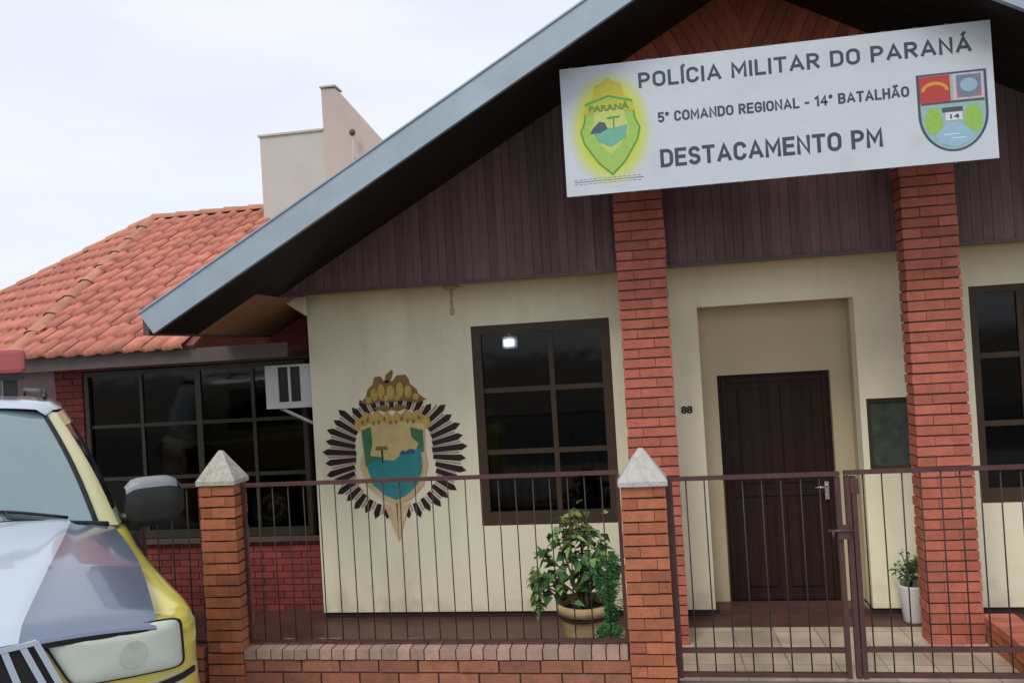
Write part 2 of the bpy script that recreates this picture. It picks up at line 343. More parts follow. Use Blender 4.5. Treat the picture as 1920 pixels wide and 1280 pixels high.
# door
mb = MB(); mb.box(.727, 1.698, 7.27, 7.31, .015, 2.088)
D = W(mb, 'door', M['door'], B)
mb = MB()
for a, b_ in ((.76, .8), (1.63, 1.67)): mb.box(a, b_, 7.258, 7.269, .05, 2.05)
for z in (.05, .98, 2.01): mb.box(.8, 1.63, 7.258, 7.269, z, z + .045)
for z0, z1 in ((1.1, 1.95), (.17, .9)):
    for a, b_ in ((.9, 1.16), (1.27, 1.53)): mb.box(a, b_, 7.254, 7.269, z0, z1)
W(mb, 'door_panel', M['door'], D, bevel=.006)
mb = MB(); mb.box(1.60, 1.635, 7.24, 7.257, .94, 1.1); mb.tube([(1.617, 7.24, 1.06), (1.617, 7.2, 1.06)], .011); mb.tube([(1.617, 7.2, 1.06), (1.56, 7.195, 1.058), (1.51, 7.2, 1.055)], .011)
mb.tube([(1.617, 7.24, .97), (1.617, 7.23, .97)], .014)
W(mb, 'handle', M['chrome'], D)
mb = MB(); mb.box(.6, 1.84, 7.0, 7.219, .013, .05); W(mb, 'door_step', M['floor_red'], B)

def window(parent, x0, x1, z0, z1, y, xm, zm, fmat, fr=.055, bar=.03, bot=.075, out=.012, thick=()):
    f = MB()
    f.box(x0 + .002, x0 + fr, y - out, y + .06, z0 + .002, z1 - .002); f.box(x1 - fr, x1 - .002, y - out, y + .06, z0 + .002, z1 - .002)
    f.box(x0 + fr, x1 - fr, y - out, y + .06, z0 + .002, z0 + bot); f.box(x0 + fr, x1 - fr, y - out, y + .06, z1 - fr, z1 - .002)
    xs = [x0 + fr] + list(xm) + [x1 - fr]
    for x in xm:
        b = bar * (1.8 if x in thick else 1); f.box(x - b / 2, x + b / 2, y + .006, y + .05, z0 + bot, z1 - fr)
    for z in zm:
        for a, c in zip(xs, xs[1:]):
            la = bar * (1.8 if a in thick else 1) / 2 if a in xm else 0; lc = bar * (1.8 if c in thick else 1) / 2 if c in xm else 0
            f.box(a + la, c - lc, y + .01, y + .046, z - bar / 2, z + bar / 2)
    root = W(f, 'window', fmat, parent)
    p = MB(); p.box(x0 + .03, x1 - .03, y + .022, y + .028, z0 + .03, z1 - .03)
    W(p, 'pane', M['glass'], root)
    return root
window(B, *wins[0], YW + .02, [-.745], [2.075, 1.51], M['wframe'], fr=.085, bar=.045, bot=.12)
window(B, *wins[1], YW + .02, [3.17, 3.6], [2.15, 1.585], M['wframe'], fr=.06, bar=.045, bot=.12)
window(B, 1.915, 2.315, 1.23, 1.84, YW + .03, [], [], M['wframe'], fr=.03, bot=.03)
mb = MB(); mb.box(1.93, 2.30, YW + .043, YW + .0495, 1.261, 1.809); W(mb, 'notice_backing', paint('dark_green_felt', (.05, .07, .05), .95, .4, 9, .1, 60), B)
# porch ceiling, gable boards, soffits, roof
mb = MB(); mb.box(-2.925, 5.08, 6.56, YW - .001, 3.05, 3.09); W(mb, 'ceiling', M['ceil'], B)
mb = MB(); mb.prism([(-3.25, 6.80, 3.045), (-2.99, 6.80, 3.045), (-2.99, 6.80, 2.87)], (0, .04, 0)); W(mb, 'corner_board', M['wall'], B)
YG = 6.50; th = .16; zu = lambda x: zt(x) - th
zc = 4.6; xc0 = AX - (AZ - th - zc) / SL; xc1 = 2 * AX - xc0
mb = MB(); x0 = AX - (AZ - th - 3.06) / SL; x1 = 2 * AX - x0
mb.prism([(x0, YG, 3.06), (x1, YG, 3.06), (xc1, YG, zc), (xc0, YG, zc)], (0, .05, 0)); W(mb, 'gable_boarding', M['board'], B)
for s, mt in ((-1, 'chev_l'), (1, 'chev_r')):
    mb = MB(); mb.prism([(AX, YG + .01, zc), (AX, YG + .01, AZ - th), (xc0 if s < 0 else xc1, YG + .01, zc)], (0, .04, 0)); W(mb, 'gable_panel', M[mt], B)
mb = MB(); mb.box(-3.1, 5.14, YG - .02, YG + .054, 3.03, 3.058); mb.box(xc0, xc1, YG - .015, YG - .001, zc - .04, zc + .03); W(mb, 'gable_trim', M['eave'], B)
rf = MB()
for s in (-1, 1):
    e = XL if s < 0 else XR
    rf.prism([(AX, 5.41, AZ), (e, 5.41, zt(e)), (e, 5.41, zt(e) - .05), (AX, 5.41, AZ - .05)], (0, 5.6, 0))
RF = W(rf, 'roof', M['roofmetal'], B)
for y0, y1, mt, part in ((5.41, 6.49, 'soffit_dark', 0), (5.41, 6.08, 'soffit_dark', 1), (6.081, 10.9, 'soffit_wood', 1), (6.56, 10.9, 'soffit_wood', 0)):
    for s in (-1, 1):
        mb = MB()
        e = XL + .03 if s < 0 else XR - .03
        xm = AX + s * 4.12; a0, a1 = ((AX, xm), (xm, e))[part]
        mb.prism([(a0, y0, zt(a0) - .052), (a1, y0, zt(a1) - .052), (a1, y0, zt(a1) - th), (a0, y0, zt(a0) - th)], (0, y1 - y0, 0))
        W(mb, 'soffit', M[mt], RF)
mb = MB()
for s in (-1, 1):
    e = XL - .02 if s < 0 else XR + .02
    e2 = e + .11 * -s
    mb.prism([(AX, 5.37, AZ + .015), (e, 5.37, zt(e) + .015), (e2, 5.37, zt(e2) - .20), (AX, 5.37, AZ - .20)], (0, .038, 0))
W(mb, 'fascia', M['fascia'], RF)
mb = MB()
for s in (-1, 1):
    e = XL - .03 if s < 0 else XR + .03
    mb.prism([(AX, 5.36, AZ + .03), (e, 5.36, zt(e) + .03), (e, 5.36, zt(e) + .016), (AX, 5.36, AZ + .016)], (0, .2, 0))
W(mb, 'flashing', M['fascia'], RF)
mb = MB(); mb.box(XL - .02, XL + .028, 5.41, 10.9, zt(XL) - .158, zt(XL) - .02); W(mb, 'eave_board', M['eave'], RF)
mb = MB(); mb.box(XR - .028, XR + .02, 5.41, 10.9, zt(XL) - .158, zt(XL) - .02); W(mb, 'eave_board', M['eave'], RF)
mb = MB(); mb.box(-3.0, 5.0, 6.6, 10.7, 3.13, 3.17); W(mb, 'attic_floor', M['inside'], B)
for x0, x1 in ((-.095, .298), (2.088, 2.48)):
    mb = MB(); bricks(mb, x0, x1, 6.32, 6.32 + .17, 0, 4.05, .079, .26, .013, jv=.004, jit=.004)
    W(mb, 'pillar', [M['brick_red'], M['mortar']], B)

# ------------------------------------------------------------------ side building with clay roof
SB = thing('side_building', 'dark red brick wing with a hipped orange clay tile roof', 'building', (-5.5, 8.5, 0))
YS = 7.2
mb = MB(); sw = (-5.63, -3.21, .745, 2.47)
bricks(mb, -5.95, -3.06, YS, YS + .12, 0, .72, .068, .2, .01, rec=.008); bricks(mb, -5.95, -5.64, YS, YS + .12, .72, 2.55, .068, .2, .01, rec=.008)
W(mb, 'wall', [M['brick_dark'], M['mortar_dark']], SB)
mb = MB(); mb.prism([(-5.96, YS + .121, 0), (-6.06, YS + .12, 2.6), (-10.1, 9.4, 2.6), (-10.0, 9.4, 0)], (0, .1, 0)); mb.box(-3.2, -3.05, YS + .121, 11, 0, 2.6); mb.box(-10, -3.05, 11, 11.1, 0, 2.6)
mb.box(-5.7, -3.1, YS + .0, YS + .119, 2.48, 2.6)
mb.box(-5.9, -3.2, 10.5, 10.52, 0, 2.6); mb.box(-5.95, -5.93, YS + .15, 10.5, 0, 2.6)
W(mb, 'wall', M['brick_tex'], SB)
window(SB, *sw, YS + .02, [-5.0, -4.37, -3.78], [1.90, 1.36], M['wframe2'], fr=.05, bar=.035, bot=.08, thick=(-4.37,))
mb = MB(); mb.box(-5.66, -3.1, YS - .05, YS - .001, .70, .742); W(mb, 'window_sill', M['eave'], SB)
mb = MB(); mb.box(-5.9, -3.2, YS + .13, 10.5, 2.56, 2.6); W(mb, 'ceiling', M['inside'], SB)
mb = MB(); mb.prism([(-3.66, 7.34, 2.45), (-3.046, 7.34, 2.45), (-3.046, 7.34, 3.02), (-3.66, 7.34, 2.68)], (0, .05, 0)); mb.box(-4.3, -3.661, 7.34, 7.39, 2.45, 2.6)
W(mb, 'gable_infill', M['brick_dark'], SB)
A = Vector((-6.07, 9.25, 4.42)); Bp = Vector((-5.86, 6.55, 2.66)); Cp = Vector((-10.4, 8.85, 2.66)); E1 = Vector((-3.98, 6.55, 2.66)); E2 = Vector((-3.72, 9.25, 4.42))
def tile_field(poly, name, parent, cw=.2, cl=.25):
    """clay tiles laid one by one over a roof plane: poly[0]->poly[1] is the eave"""
    O = poly[0]; e = (poly[1] - O).normalized(); n = e.cross(poly[2] - O).normalized()
    if n.z < 0: n = -n
    s = n.cross(e); s = s if s.z > 0 else -s
    P2 = [((p - O).dot(e), (p - O).dot(s)) for p in poly]
    def inside(u, v):
        c = False; j = len(P2) - 1
        for i in range(len(P2)):
            (a, b), (c_, d) = P2[i], P2[j]
            if (b > v) != (d > v) and u < (c_ - a) * (v - b) / (d - b) + a: c = not c
            j = i
        return c
    umin, umax = min(p[0] for p in P2), max(p[0] for p in P2); vmax = max(p[1] for p in P2)
    mb = MB()
    prof = [(0, 0), (.12, .003), (.42, .003), (.5, .013), (.6, .027), (.74, .033), (.88, .027), (1.0, .004)]
    for r in range(int(vmax / cl) + 2):
        for c in range(int(umin / cw) - 1, int(umax / cw) + 2):
            u0 = c * cw + random.uniform(-.003, .003); v0 = r * cl - .05 + random.uniform(-.006, .006)
            if not inside(u0 + cw / 2, v0 + cl * .45): continue
            rows = []
            k = random.uniform(-.003, .003)
            for v, lift in ((0, -.016), (0, .04), (cl * 1.08, .004)):
                rows.append([O + e * (u0 + t * cw) + s * (v0 + v + (.012 * (1 - abs(t * 2 - 1)) if v == 0 else 0)) + n * ((h if lift > 0 else h * .6) + lift + k) for t, h in prof])
            mb.grid(rows)
    o = W(mb, name, M['tile'], parent, recalc=True)
    b = MB(); b.prism(poly, n * -.04); W(b, 'roof_deck', M['under'], parent)
    return o
tile_field([Bp, E1, E2, A], 'roof', SB); tile_field([Cp, Bp, A], 'roof', SB)
def ridge(p, q, parent, r=.085, L=.33):
    p = Vector(p); q = Vector(q); d = (q - p); n = max(1, int(d.length / L)); d.normalize(); side = d.cross(Vector((0, 0, 1))).normalized(); up = side.cross(d)
    mb = MB()
    for i in range(n):
        a = p + (q - p) * (i / n); L2 = (q - p).length / n * 1.12
        rows = [[a + d * t * L2 + side * math.cos(k / 8 * math.pi) * rr + up * (math.sin(k / 8 * math.pi) * rr * .8 - .002) for k in range(9)] for t, rr in ((0, r * 1.12), (0.12, r * 1.1), (1, r * .88))]
        mb.grid(rows)
    W(mb, 'ridge_tiles', M['ridge'], parent)
ridge(Bp, A, SB); ridge(A, E2, SB); ridge(Cp, A, SB)
mb = MB()
mb.box(-5.82, -3.1, 6.58, 6.62, 2.50, 2.63)
dv = (Cp - Bp).normalized(); nv = Vector((-dv.y, dv.x, 0)) * -1
mb.prism([Bp + Vector((.0, .04, -.16)), Cp + Vector((0, .04, -.16)), Cp + Vector((0, .04, -.03)), Bp + Vector((0, .04, -.03))], nv * .04)
W(mb, 'eave_board', M['eave'], SB)
mb = MB(); mb.face([(-5.82, 6.62, 2.52), (-3.06, 6.62, 2.52), (-3.06, YS + .02, 2.52), (-5.82, YS + .02, 2.52)]); mb.face([(-5.86, 6.62, 2.52), (-10.4, 8.9, 2.52), (-10.1, 9.6, 2.52), (-6.0, YS + .02, 2.52)]); W(mb, 'soffit', M['soffit_dark'], SB)
mb = MB(); mb.face([A, E2, (-3.7, 12.2, 2.66), (-7.0, 12.2, 2.66)]); mb.face([A, (-7, 12.2, 2.66), (-10.4, 12.0, 2.66), Cp]); W(mb, 'roof', M['tile'], SB)

# ------------------------------------------------------------------ beige tower building behind
TB = thing('rear_building', 'plain beige rendered water tower block with a slanted fin wall behind the roofs', 'building', (-4.0, 9.2, 0))
mb = MB(); mb.box(-4.35, -3.526, 8.85, 10.4, 0, 5.214); W(mb, 'wall', M['tower'], TB)
mb = MB(); mb.prism([(-3.525, 8.84, 0), (-3.525, 8.84, 5.72), (-3.35, 8.84, 5.70), (-2.80, 8.84, 5.01), (-2.2, 8.84, 4.2), (-2.2, 8.84, 0)], (0, .2, 0)); W(mb, 'fin_wall', M['tower_warm'], TB)
mb = MB(); mb.box(-4.37, -3.526, 8.83, 10.42, 5.2141, 5.238); mb.box(-3.54, -3.34, 8.82, 9.06, 5.7205, 5.74)
W(mb, 'coping', M['tower'], TB)
SP = thing('rooftop_lamp', 'tiny dark lamp on a thin pole against the beige fin wall', 'lamp', (-3.14, 8.7, 4.6))
mb = MB(); mb.tube([(-3.12, 8.72, 4.3), (-3.12, 8.72, 5.07)], .010); mb.box(-3.125, -3.115, 8.72, 8.84, 4.8, 4.82); W(mb, 'pole', M['tower_warm'], SP)
mb = MB(); mb.lathe([(.01, 0), (.035, .02), (.035, .06), (.015, .08)], (-3.12, 8.72, 5.07), 12); W(mb, 'lamp_head', M['eave'], SP)

# ------------------------------------------------------------------ sign
def text_mesh(txt, size, bold=.0, xs=1.0, ext=.0015, spacing=1.0):
    cu = bpy.data.curves.new('t', 'FONT'); cu.body = txt; cu.size = size; cu.offset = bold; cu.extrude = ext; cu.align_x = 'LEFT'; cu.space_character = spacing
    cu.resolution_u = 4
    o = bpy.data.objects.new('t', cu); C.objects.link(o)
    dg = bpy.context.evaluated_depsgraph_get(); dg.update()
    me = bpy.data.meshes.new_from_object(o.evaluated_get(dg)); bpy.data.objects.remove(o)
    return me
def put_text(txt, x0, x1, z0, h, y, mat, parent, bold=.0, name='lettering'):
    """capital height h, fitted between x0 and x1 on a wall facing -Y"""
    me = text_mesh(txt, 1, bold / h * .7)
    X = [v.co.x for v in me.vertices]; a, b = min(X), max(X); cap = .729
    k = (x1 - x0) / (b - a); kz = h / cap
    for v in me.vertices:
        x, yy, z = v.co; v.co = (x0 + (x - a) * k, y - (.001 if z > 0 else -.0005), z0 + yy * kz)
    o = new(name, me, mat, parent)
    root = parent
    while root.parent: root = root.parent
    o.data.transform(Matrix.Translation(-Vector(root.location)))
    return o
SX0, SX1, SZ0, SZ1, SY = -.411, 2.492, 3.519, 4.450, 5.62
SG = thing('station_sign', 'long white sign board with grey lettering and two crests hanging under the gable', 'sign', (1.05, SY, SZ0))
mb = MB(); mb.box(SX0, SX1, SY, SY + .012, SZ0, SZ1)
W(mb, 'board', M['sign'], SG)
mb = MB(); mb.box(SX0 + .004, SX1 - .004, SY + .0125, SY + .06, SZ0 + .004, SZ1 - .004)
for x in [SX0 + .2 * k for k in range(14)]:
    j_ = random.uniform(0, .07); mb.box(x + j_, x + j_ + .03, SY - .002, SY + .012, SZ0 - .007, SZ0); mb.box(x + j_, x + j_ + .03, SY - .002, SY + .012, SZ1, SZ1 + .006)
for x in (.2, 1.9):
    hg = MB(); hg.box(x, x + .04, SY + .061, 6.32 if x < .25 else 6.498, SZ0 + .3, SZ0 + .34); W(hg, 'bracket', M['black'], SG)
W(mb, 'frame', M['sign_edge'], SG)
# sign coordinates: u along width 0..1, v 0 (bottom)..1 (top)
def su(u, v): return (SX0 + u * (SX1 - SX0), SZ0 + v * (SZ1 - SZ0))
# lettering as bold strokes: glyph = (advance width, polylines in a box of cap height 1)
def _arc(cx, cy, rx, ry, a0, a1, n=9): return [(cx + rx * math.cos(R(a0 + (a1 - a0) * k / n)), cy + ry * math.sin(R(a0 + (a1 - a0) * k / n))) for k in range(n + 1)]
def _bowl(x, xr, y0, y1): h = (y1 - y0) / 2; return [(x, y0), (xr - h, y0)] + _arc(xr - h, y0 + h, h, h, -90, 90)[1:-1] + [(xr - h, y1), (x, y1)]
GL = {'A': (.68, [[(0, 0), (.34, 1), (.68, 0)], [(.13, .28), (.55, .28)]]), 'B': (.56, [[(0, 0), (0, 1)], _bowl(0, .54, .53, 1), _bowl(0, .56, 0, .53)]),
      'C': (.56, [_arc(.28, .72, .28, .28, 10, 180) + _arc(.28, .28, .28, .28, 180, 350)]), 'D': (.58, [[(0, .5), (0, 0), (.28, 0)] + _arc(.28, .3, .3, .3, -90, 0) + _arc(.28, .7, .3, .3, 0, 90) + [(0, 1), (0, .5)]]),
      'E': (.5, [[(.5, 0), (0, 0), (0, 1), (.5, 1)], [(0, .52), (.44, .52)]]), 'G': (.58, [_arc(.29, .72, .29, .28, 10, 180) + _arc(.29, .28, .29, .28, 180, 360) + [(.58, .47), (.32, .47)]]),
      'H': (.56, [[(0, 0), (0, 1)], [(.56, 0), (.56, 1)], [(0, .51), (.56, .51)]]), 'I': (0, [[(0, 0), (0, 1)]]), 'L': (.46, [[(0, 1), (0, 0), (.46, 0)]]),
      'M': (.72, [[(0, 0), (0, 1), (.36, .3), (.72, 1), (.72, 0)]]), 'N': (.58, [[(0, 0), (0, 1), (.58, 0), (.58, 1)]]),
      'O': (.6, [_arc(.3, .7, .3, .3, 0, 180) + _arc(.3, .3, .3, .3, 180, 360) + [(.6, .7)]]), 'P': (.54, [[(0, 0), (0, 1)], _bowl(0, .54, .45, 1)]),
      'R': (.56, [[(0, 0), (0, 1)], _bowl(0, .54, .48, 1), [(.26, .48), (.56, 0)]]), 'S': (.52, [_arc(.26, .75, .25, .25, 20, 270, 12) + _arc(.26, .25, .26, .25, 90, -160, 12)]),
      'T': (.56, [[(0, 1), (.56, 1)], [(.28, 0), (.28, 1)]]), '1': (.26, [[(0, .8), (.24, 1), (.24, 0)]]), '4': (.56, [[(.42, 0), (.42, 1), (0, .28), (.56, .28)]]),
      '5': (.5, [[(.46, 1), (.04, 1), (.02, .55)] + _arc(.24, .31, .26, .31, 110, -150, 12)]), '-': (.26, [[(0, .4), (.26, .4)]]), 'º': (.2, [_arc(.1, .85, .1, .12, 0, 360, 10)]),
      'Í': (0, [[(0, 0), (0, 1)], [(-.02, 1.16), (.1, 1.34)]]), 'Á': (.68, [[(0, 0), (.34, 1), (.68, 0)], [(.13, .28), (.55, .28)], [(.3, 1.18), (.42, 1.36)]]), 'Ã': (.68, [[(0, 0), (.34, 1), (.68, 0)], [(.13, .28), (.55, .28)], [(.14, 1.18), (.26, 1.28), (.4, 1.2), (.54, 1.3)]]), ' ': (.12, [])}
def stroke_text(txt, x0, x1, z0, h, y, mat, parent, wt=.17, name='lettering'):
    adv = []; x = wt / 2
    for ch in txt: adv.append(x); x += GL[ch][0] + wt + .14
    tot = x - wt / 2 - .14 - wt / 2 + wt / 2; k = (x1 - x0) / tot
    mb = MB(); lay = 0
    for ch, ax in zip(txt, adv):
        for li, pl in enumerate(GL[ch][1]):
            lay = (lay + 1) % 5; d = .0004 + .00022 * lay
            pts = [Vector((x0 + (ax + px) * k, z0 + (wt * .5 + py * (1 - wt)) * h)) for px, py in pl]; hw = wt * h * .5
            pts = [p for i, p in enumerate(pts) if i == 0 or (p - pts[i - 1]).length > 1e-5]
            closed = (pts[0] - pts[-1]).length < 1e-4; L_, R_ = [], []
            for i, p in enumerate(pts):
                d0 = (p - pts[i - 1]).normalized() if i else None; d1 = (pts[i + 1] - p).normalized() if i < len(pts) - 1 else None
                if closed and d0 is None: d0 = (pts[0] - pts[-2]).normalized()
                if closed and d1 is None: d1 = (pts[1] - pts[0]).normalized()
                if d0 is None: d0 = d1; p = p - d1 * hw * (1 if abs(d1.y) > .999 or abs(d1.x) > .999 else .6)
                if d1 is None: d1 = d0; p = p + d0 * hw * (1 if abs(d0.y) > .999 or abs(d0.x) > .999 else .6)
                n0 = Vector((-d0.y, d0.x)); n1 = Vector((-d1.y, d1.x)); n = (n0 + n1); n = n.normalized() if n.length > .01 else n0
                c = max(.55, n.dot(n0)); L_.append(p + n * hw / c); R_.append(p - n * hw / c)
            for i in range(len(pts) - 1):
                q = [R_[i], R_[i + 1], L_[i + 1], L_[i]]
                mb.face([(a.x, y - d, a.y) for a in q])
    return W(mb, name, mat, parent, recalc=False)
def sign_text(t, u0, u1, v0, v1, wt):
    a = su(u0, v0); b = su(u1, v1); stroke_text(t, a[0], b[0], a[1], b[1] - a[1], SY - .0004, M['letter'], SG, wt)
sign_text('POLÍCIA MILITAR DO PARANÁ', .193, .957, .785, .905, .19)
sign_text('5º COMANDO REGIONAL - 14º BATALHÃO', .235, .815, .505, .585, .2)
sign_text('DESTACAMENTO PM', .235, .75, .16, .30, .19)
mb = MB()
for i in range(3):
    a = su(.02, .085 + .018 * i)
    if i == 1: mb.box(a[0], a[0] + .5, SY - .0012, SY - .0002, a[1], a[1] + .004)
    else:
        for k in range(14): mb.box(a[0] + .035 * k, a[0] + .035 * k + .026, SY - .0012, SY - .0002, a[1], a[1] + .003)
W(mb, 'fine_print', M['letter'], SG)
def flat(pts, y, mat, name, parent, t=.001):
    """printed shape: thin polygon (x,z) on a plane facing -Y"""
    mb = MB(); mb.prism([(p[0], y, p[1]) for p in pts], (0, t, 0)); return W(mb, name, mat, parent)
def P(name, col, r=.55): return paint(name, col, r, .08, 30, 0, 40)
# left crest: soft yellow-green glow is part of the print
def glow_mat():
    m, nt, b = base('print_glow')
    t = N(nt, 'ShaderNodeTexCoord'); mp = N(nt, 'ShaderNodeMapping'); nt.links.new(t.outputs['Generated'], mp.inputs[0])
    mp.inputs['Location'].default_value = (-.5, 0, -.5); mp.inputs['Scale'].default_value = (1, 0, 1)
    # Generated runs 0..1 over the print: centre it, then measure the distance
    ln = N(nt, 'ShaderNodeVectorMath', operation='LENGTH'); nt.links.new(mp.outputs[0], ln.inputs[0])
    cr = N(nt, 'ShaderNodeValToRGB'); e = cr.color_ramp.elements
    e[0].position = .30; e[0].color = (.50, .56, .05, 1); e[1].position = .5; e[1].color = (.56, .60, .65, 1)
    e.new(.36).color = (.55, .62, .08, 1); e.new(.43).color = (.54, .6, .3, 1)
    nt.links.new(ln.outputs['Value'], cr.inputs[0]); nt.links.new(cr.outputs[0], b.inputs['Base Color']); b.inputs['Roughness'].default_value = .5
    return m
KS = (SX1 - SX0) / 3.21
cx, cz = su(.117, .52)
def ell(cx, cz, a, b, n=40, f=lambda t: 1): return [(cx + a * math.cos(t) * f(t), cz + b * math.sin(t) * f(t)) for t in [2 * math.pi * k / n for k in range(n)]]
flat(ell(cx, cz - .02, .335, .47, 48), SY - .0008, glow_mat(), 'print_glow', SG, .0006)
py, pg, pdg, pst, pdk = P('print_yellow', (.52, .47, .04)), P('print_green', (.33, .52, .10)), P('print_dark_green', (.1, .3, .05)), P('print_steel', (.06, .1, .13)), P('print_teal', (.15, .42, .3))
flat([(cx + x, cz + z) for x, z in ((-.2, .12), (-.17, .2), (-.12, .24), (-.11, .33), (-.05, .35), (0, .39), (.05, .35), (.11, .33), (.12, .24), (.17, .2), (.2, .12), (.14, .05), (-.14, .05))], SY - .0016, py, 'emblem_flame', SG)
def shield(cx, cz, w_, h): return [(cx - w_ * .78, cz + h * .45), (cx, cz + h * .55), (cx + w_ * .78, cz + h * .45), (cx + w_ * .85, cz + h * .2), (cx + w_, cz + h * .05), (cx + w_ * .9, cz - h * .12), (cx + w_ * .45, cz - h * .42), (cx, cz - h * .6), (cx - w_ * .45, cz - h * .42), (cx - w_ * .9, cz - h * .12), (cx - w_, cz + h * .05), (cx - w_ * .85, cz + h * .2)]
flat(shield(cx, cz - .06, .24, .56), SY - .0024, pdg, 'emblem_shield', SG)
flat(shield(cx, cz - .06, .226, .53), SY - .0032, pg, 'emblem_shield', SG)
flat(shield(cx, cz - .03, .15, .33), SY - .0040, P('print_lime', (.5, .58, .16)), 'emblem_shield', SG)
flat([(cx - .15, cz - .03), (cx - .06, cz + .0), (cx + .02, cz - .02), (cx + .14, cz), (cx + .12, cz - .1), (cx, cz - .17), (cx - .1, cz - .12)], SY - .0048, pdk, 'emblem_landscape', SG)
flat([(cx - .16, cz - .05), (cx - .13, cz + .0), (cx - .08, cz + .04), (cx - .04, cz + .03), (cx - .02, cz - .02), (cx - .08, cz - .05)], SY - .0056, pst, 'emblem_landscape', SG)
flat([(cx - .02, cz + .055), (cx + .08, cz + .06), (cx + .08, cz + .075), (cx - .02, cz + .07)], SY - .0056, pdg, 'emblem_tree', SG)
flat([(cx + .025, cz - .03), (cx + .036, cz - .03), (cx + .036, cz + .06), (cx + .025, cz + .06)], SY - .0056, pdg, 'emblem_tree', SG)
flat([(cx - .2, cz + .1), (cx - .19, cz + .17), (cx, cz + .2), (cx + .19, cz + .17), (cx + .2, cz + .1), (cx, cz + .14)], SY - .0048, py, 'emblem_ribbon', SG)
put_text('PARANÁ', cx - .16, cx + .16, cz + .125, .048, SY - .006, pdg, SG, .002, 'emblem_lettering')
# right crest
rx, rz = su(.908, .365)
def heater(w_, h): return [(rx - w_, rz + h * .5), (rx + w_, rz + h * .5)] + [(rx + w_ * math.cos(t), rz - h * .02 + (h * .48) * math.sin(t) * 1) for t in [-math.pi * k / 20 for k in range(0, 21)]]
flat(heater(.222, .69), SY - .0012, P('print_navy', (.05, .07, .13)), 'crest_outline', SG)
hh = heater(.205, .655)
flat(hh, SY - .002, P('print_pale_teal', (.3, .45, .42)), 'crest_field', SG)
flat([(rx - .205, rz + .09), (rx - .01, rz + .09), (rx - .01, rz + .325), (rx - .205, rz + .325)], SY - .0028, P('print_red', (.45, .05, .04)), 'crest_quarter', SG)
flat([(rx + .008, rz + .1), (rx + .2, rz + .1), (rx + .2, rz + .325), (rx + .008, rz + .325)], SY - .0028, P('print_pink_white', (.6, .45, .5)), 'crest_quarter', SG)
flat([(rx + .03, rz + .115), (rx + .185, rz + .115), (rx + .185, rz + .31), (rx + .03, rz + .31)], SY - .0036, P('print_mauve', (.38, .16, .22)), 'crest_quarter', SG)
flat([(rx + .03, rz + .31), (rx + .03, rz + .2), (rx + .05, rz + .14), (rx + .107, rz + .11), (rx + .165, rz + .14), (rx + .185, rz + .2), (rx + .185, rz + .31)], SY - .0042, P('print_slate', (.16, .2, .28)), 'crest_badge', SG)
flat(ell(rx + .107, rz + .22, .055, .06, 20), SY - .005, P('print_pale_blue', (.3, .42, .55)), 'crest_badge', SG)
mb = MB()
arc = [(rx - .108 + .065 * math.cos(t), rz + .195 + .05 * math.sin(t)) for t in [math.pi * k / 10 for k in range(11)]]; arc2 = [(rx - .108 + .09 * math.cos(t), rz + .19 + .085 * math.sin(t)) for t in [math.pi * k / 10 for k in range(11)]]
mb.prism([(x, SY - .0036, z) for x, z in arc + arc2[::-1]], (0, .0006, 0)); W(mb, 'crest_arc', P('print_orange', (.65, .3, .05)), SG)
mb = MB(); mb.prism([(x, SY - .0044, z) for x, z in ((rx - .2, rz + .078), (rx + .2, rz + .078), (rx + .2, rz + .094), (rx - .2, rz + .094))], (0, .0006, 0)); W(mb, 'crest_bar', P('print_navy2', (.07, .08, .13)), SG)
pgr = P('print_leaf', (.28, .5, .08))
for s in (-1, 1):
    flat([(rx + s * .125 + x, rz - .07 + z) for x, z in ((-.04, -.1), (.03, -.12), (.055, -.05), (.05, .04), (.03, .11), (-.02, .12), (-.05, .05), (-.06, -.03))], SY - .0028, pgr, 'crest_tree', SG)
flat([(rx - .07, rz - .0), (rx + .06, rz - .0), (rx + .06, rz + .04), (rx - .07, rz + .04)], SY - .0036, P('print_dark', (.07, .08, .1)), 'crest_tower', SG)
flat([(rx - .05, rz - .075), (rx + .055, rz - .075), (rx + .055, rz - .005), (rx - .05, rz - .005)], SY - .0036, P('print_white', (.7, .68, .72)), 'crest_panel', SG)
put_text('14', rx - .022, rx + .036, rz - .06, .04, SY - .0044, M['letter'], SG, .001, 'crest_number')
flat([(rx - .125, rz - .2), (rx - .06, rz - .12), (rx, rz - .09), (rx + .06, rz - .12), (rx + .125, rz - .2), (rx + .09, rz - .27), (rx, rz - .31), (rx - .09, rz - .27)], SY - .0036, P('print_water', (.3, .48, .62)), 'crest_water', SG)
mb = MB(); mb.box(rx - .07, rx + .03, SY - .0044, SY - .0038, rz - .2, rz - .19); mb.box(rx - .02, rx + .07, SY - .0044, SY - .0038, rz - .235, rz - .225); W(mb, 'crest_wave', P('print_foam', (.6, .7, .75)), SG)

for o in SG.children:
    n = o.name.split('.')[0]
    c = (cx, cz) if n.startswith(('emblem', 'print_glow')) else (rx, rz) if n.startswith('crest') else None
    if c:
        q = Vector((c[0], 0, c[1])) - Vector((SG.location.x, 0, SG.location.z))
        o.data.transform(Matrix.Translation(q) @ Matrix.Diagonal((KS * (1.1 if n.startswith('crest') else 1), 1, KS * (.86 if n.startswith('crest') else 1), 1)) @ Matrix.Translation(-q))

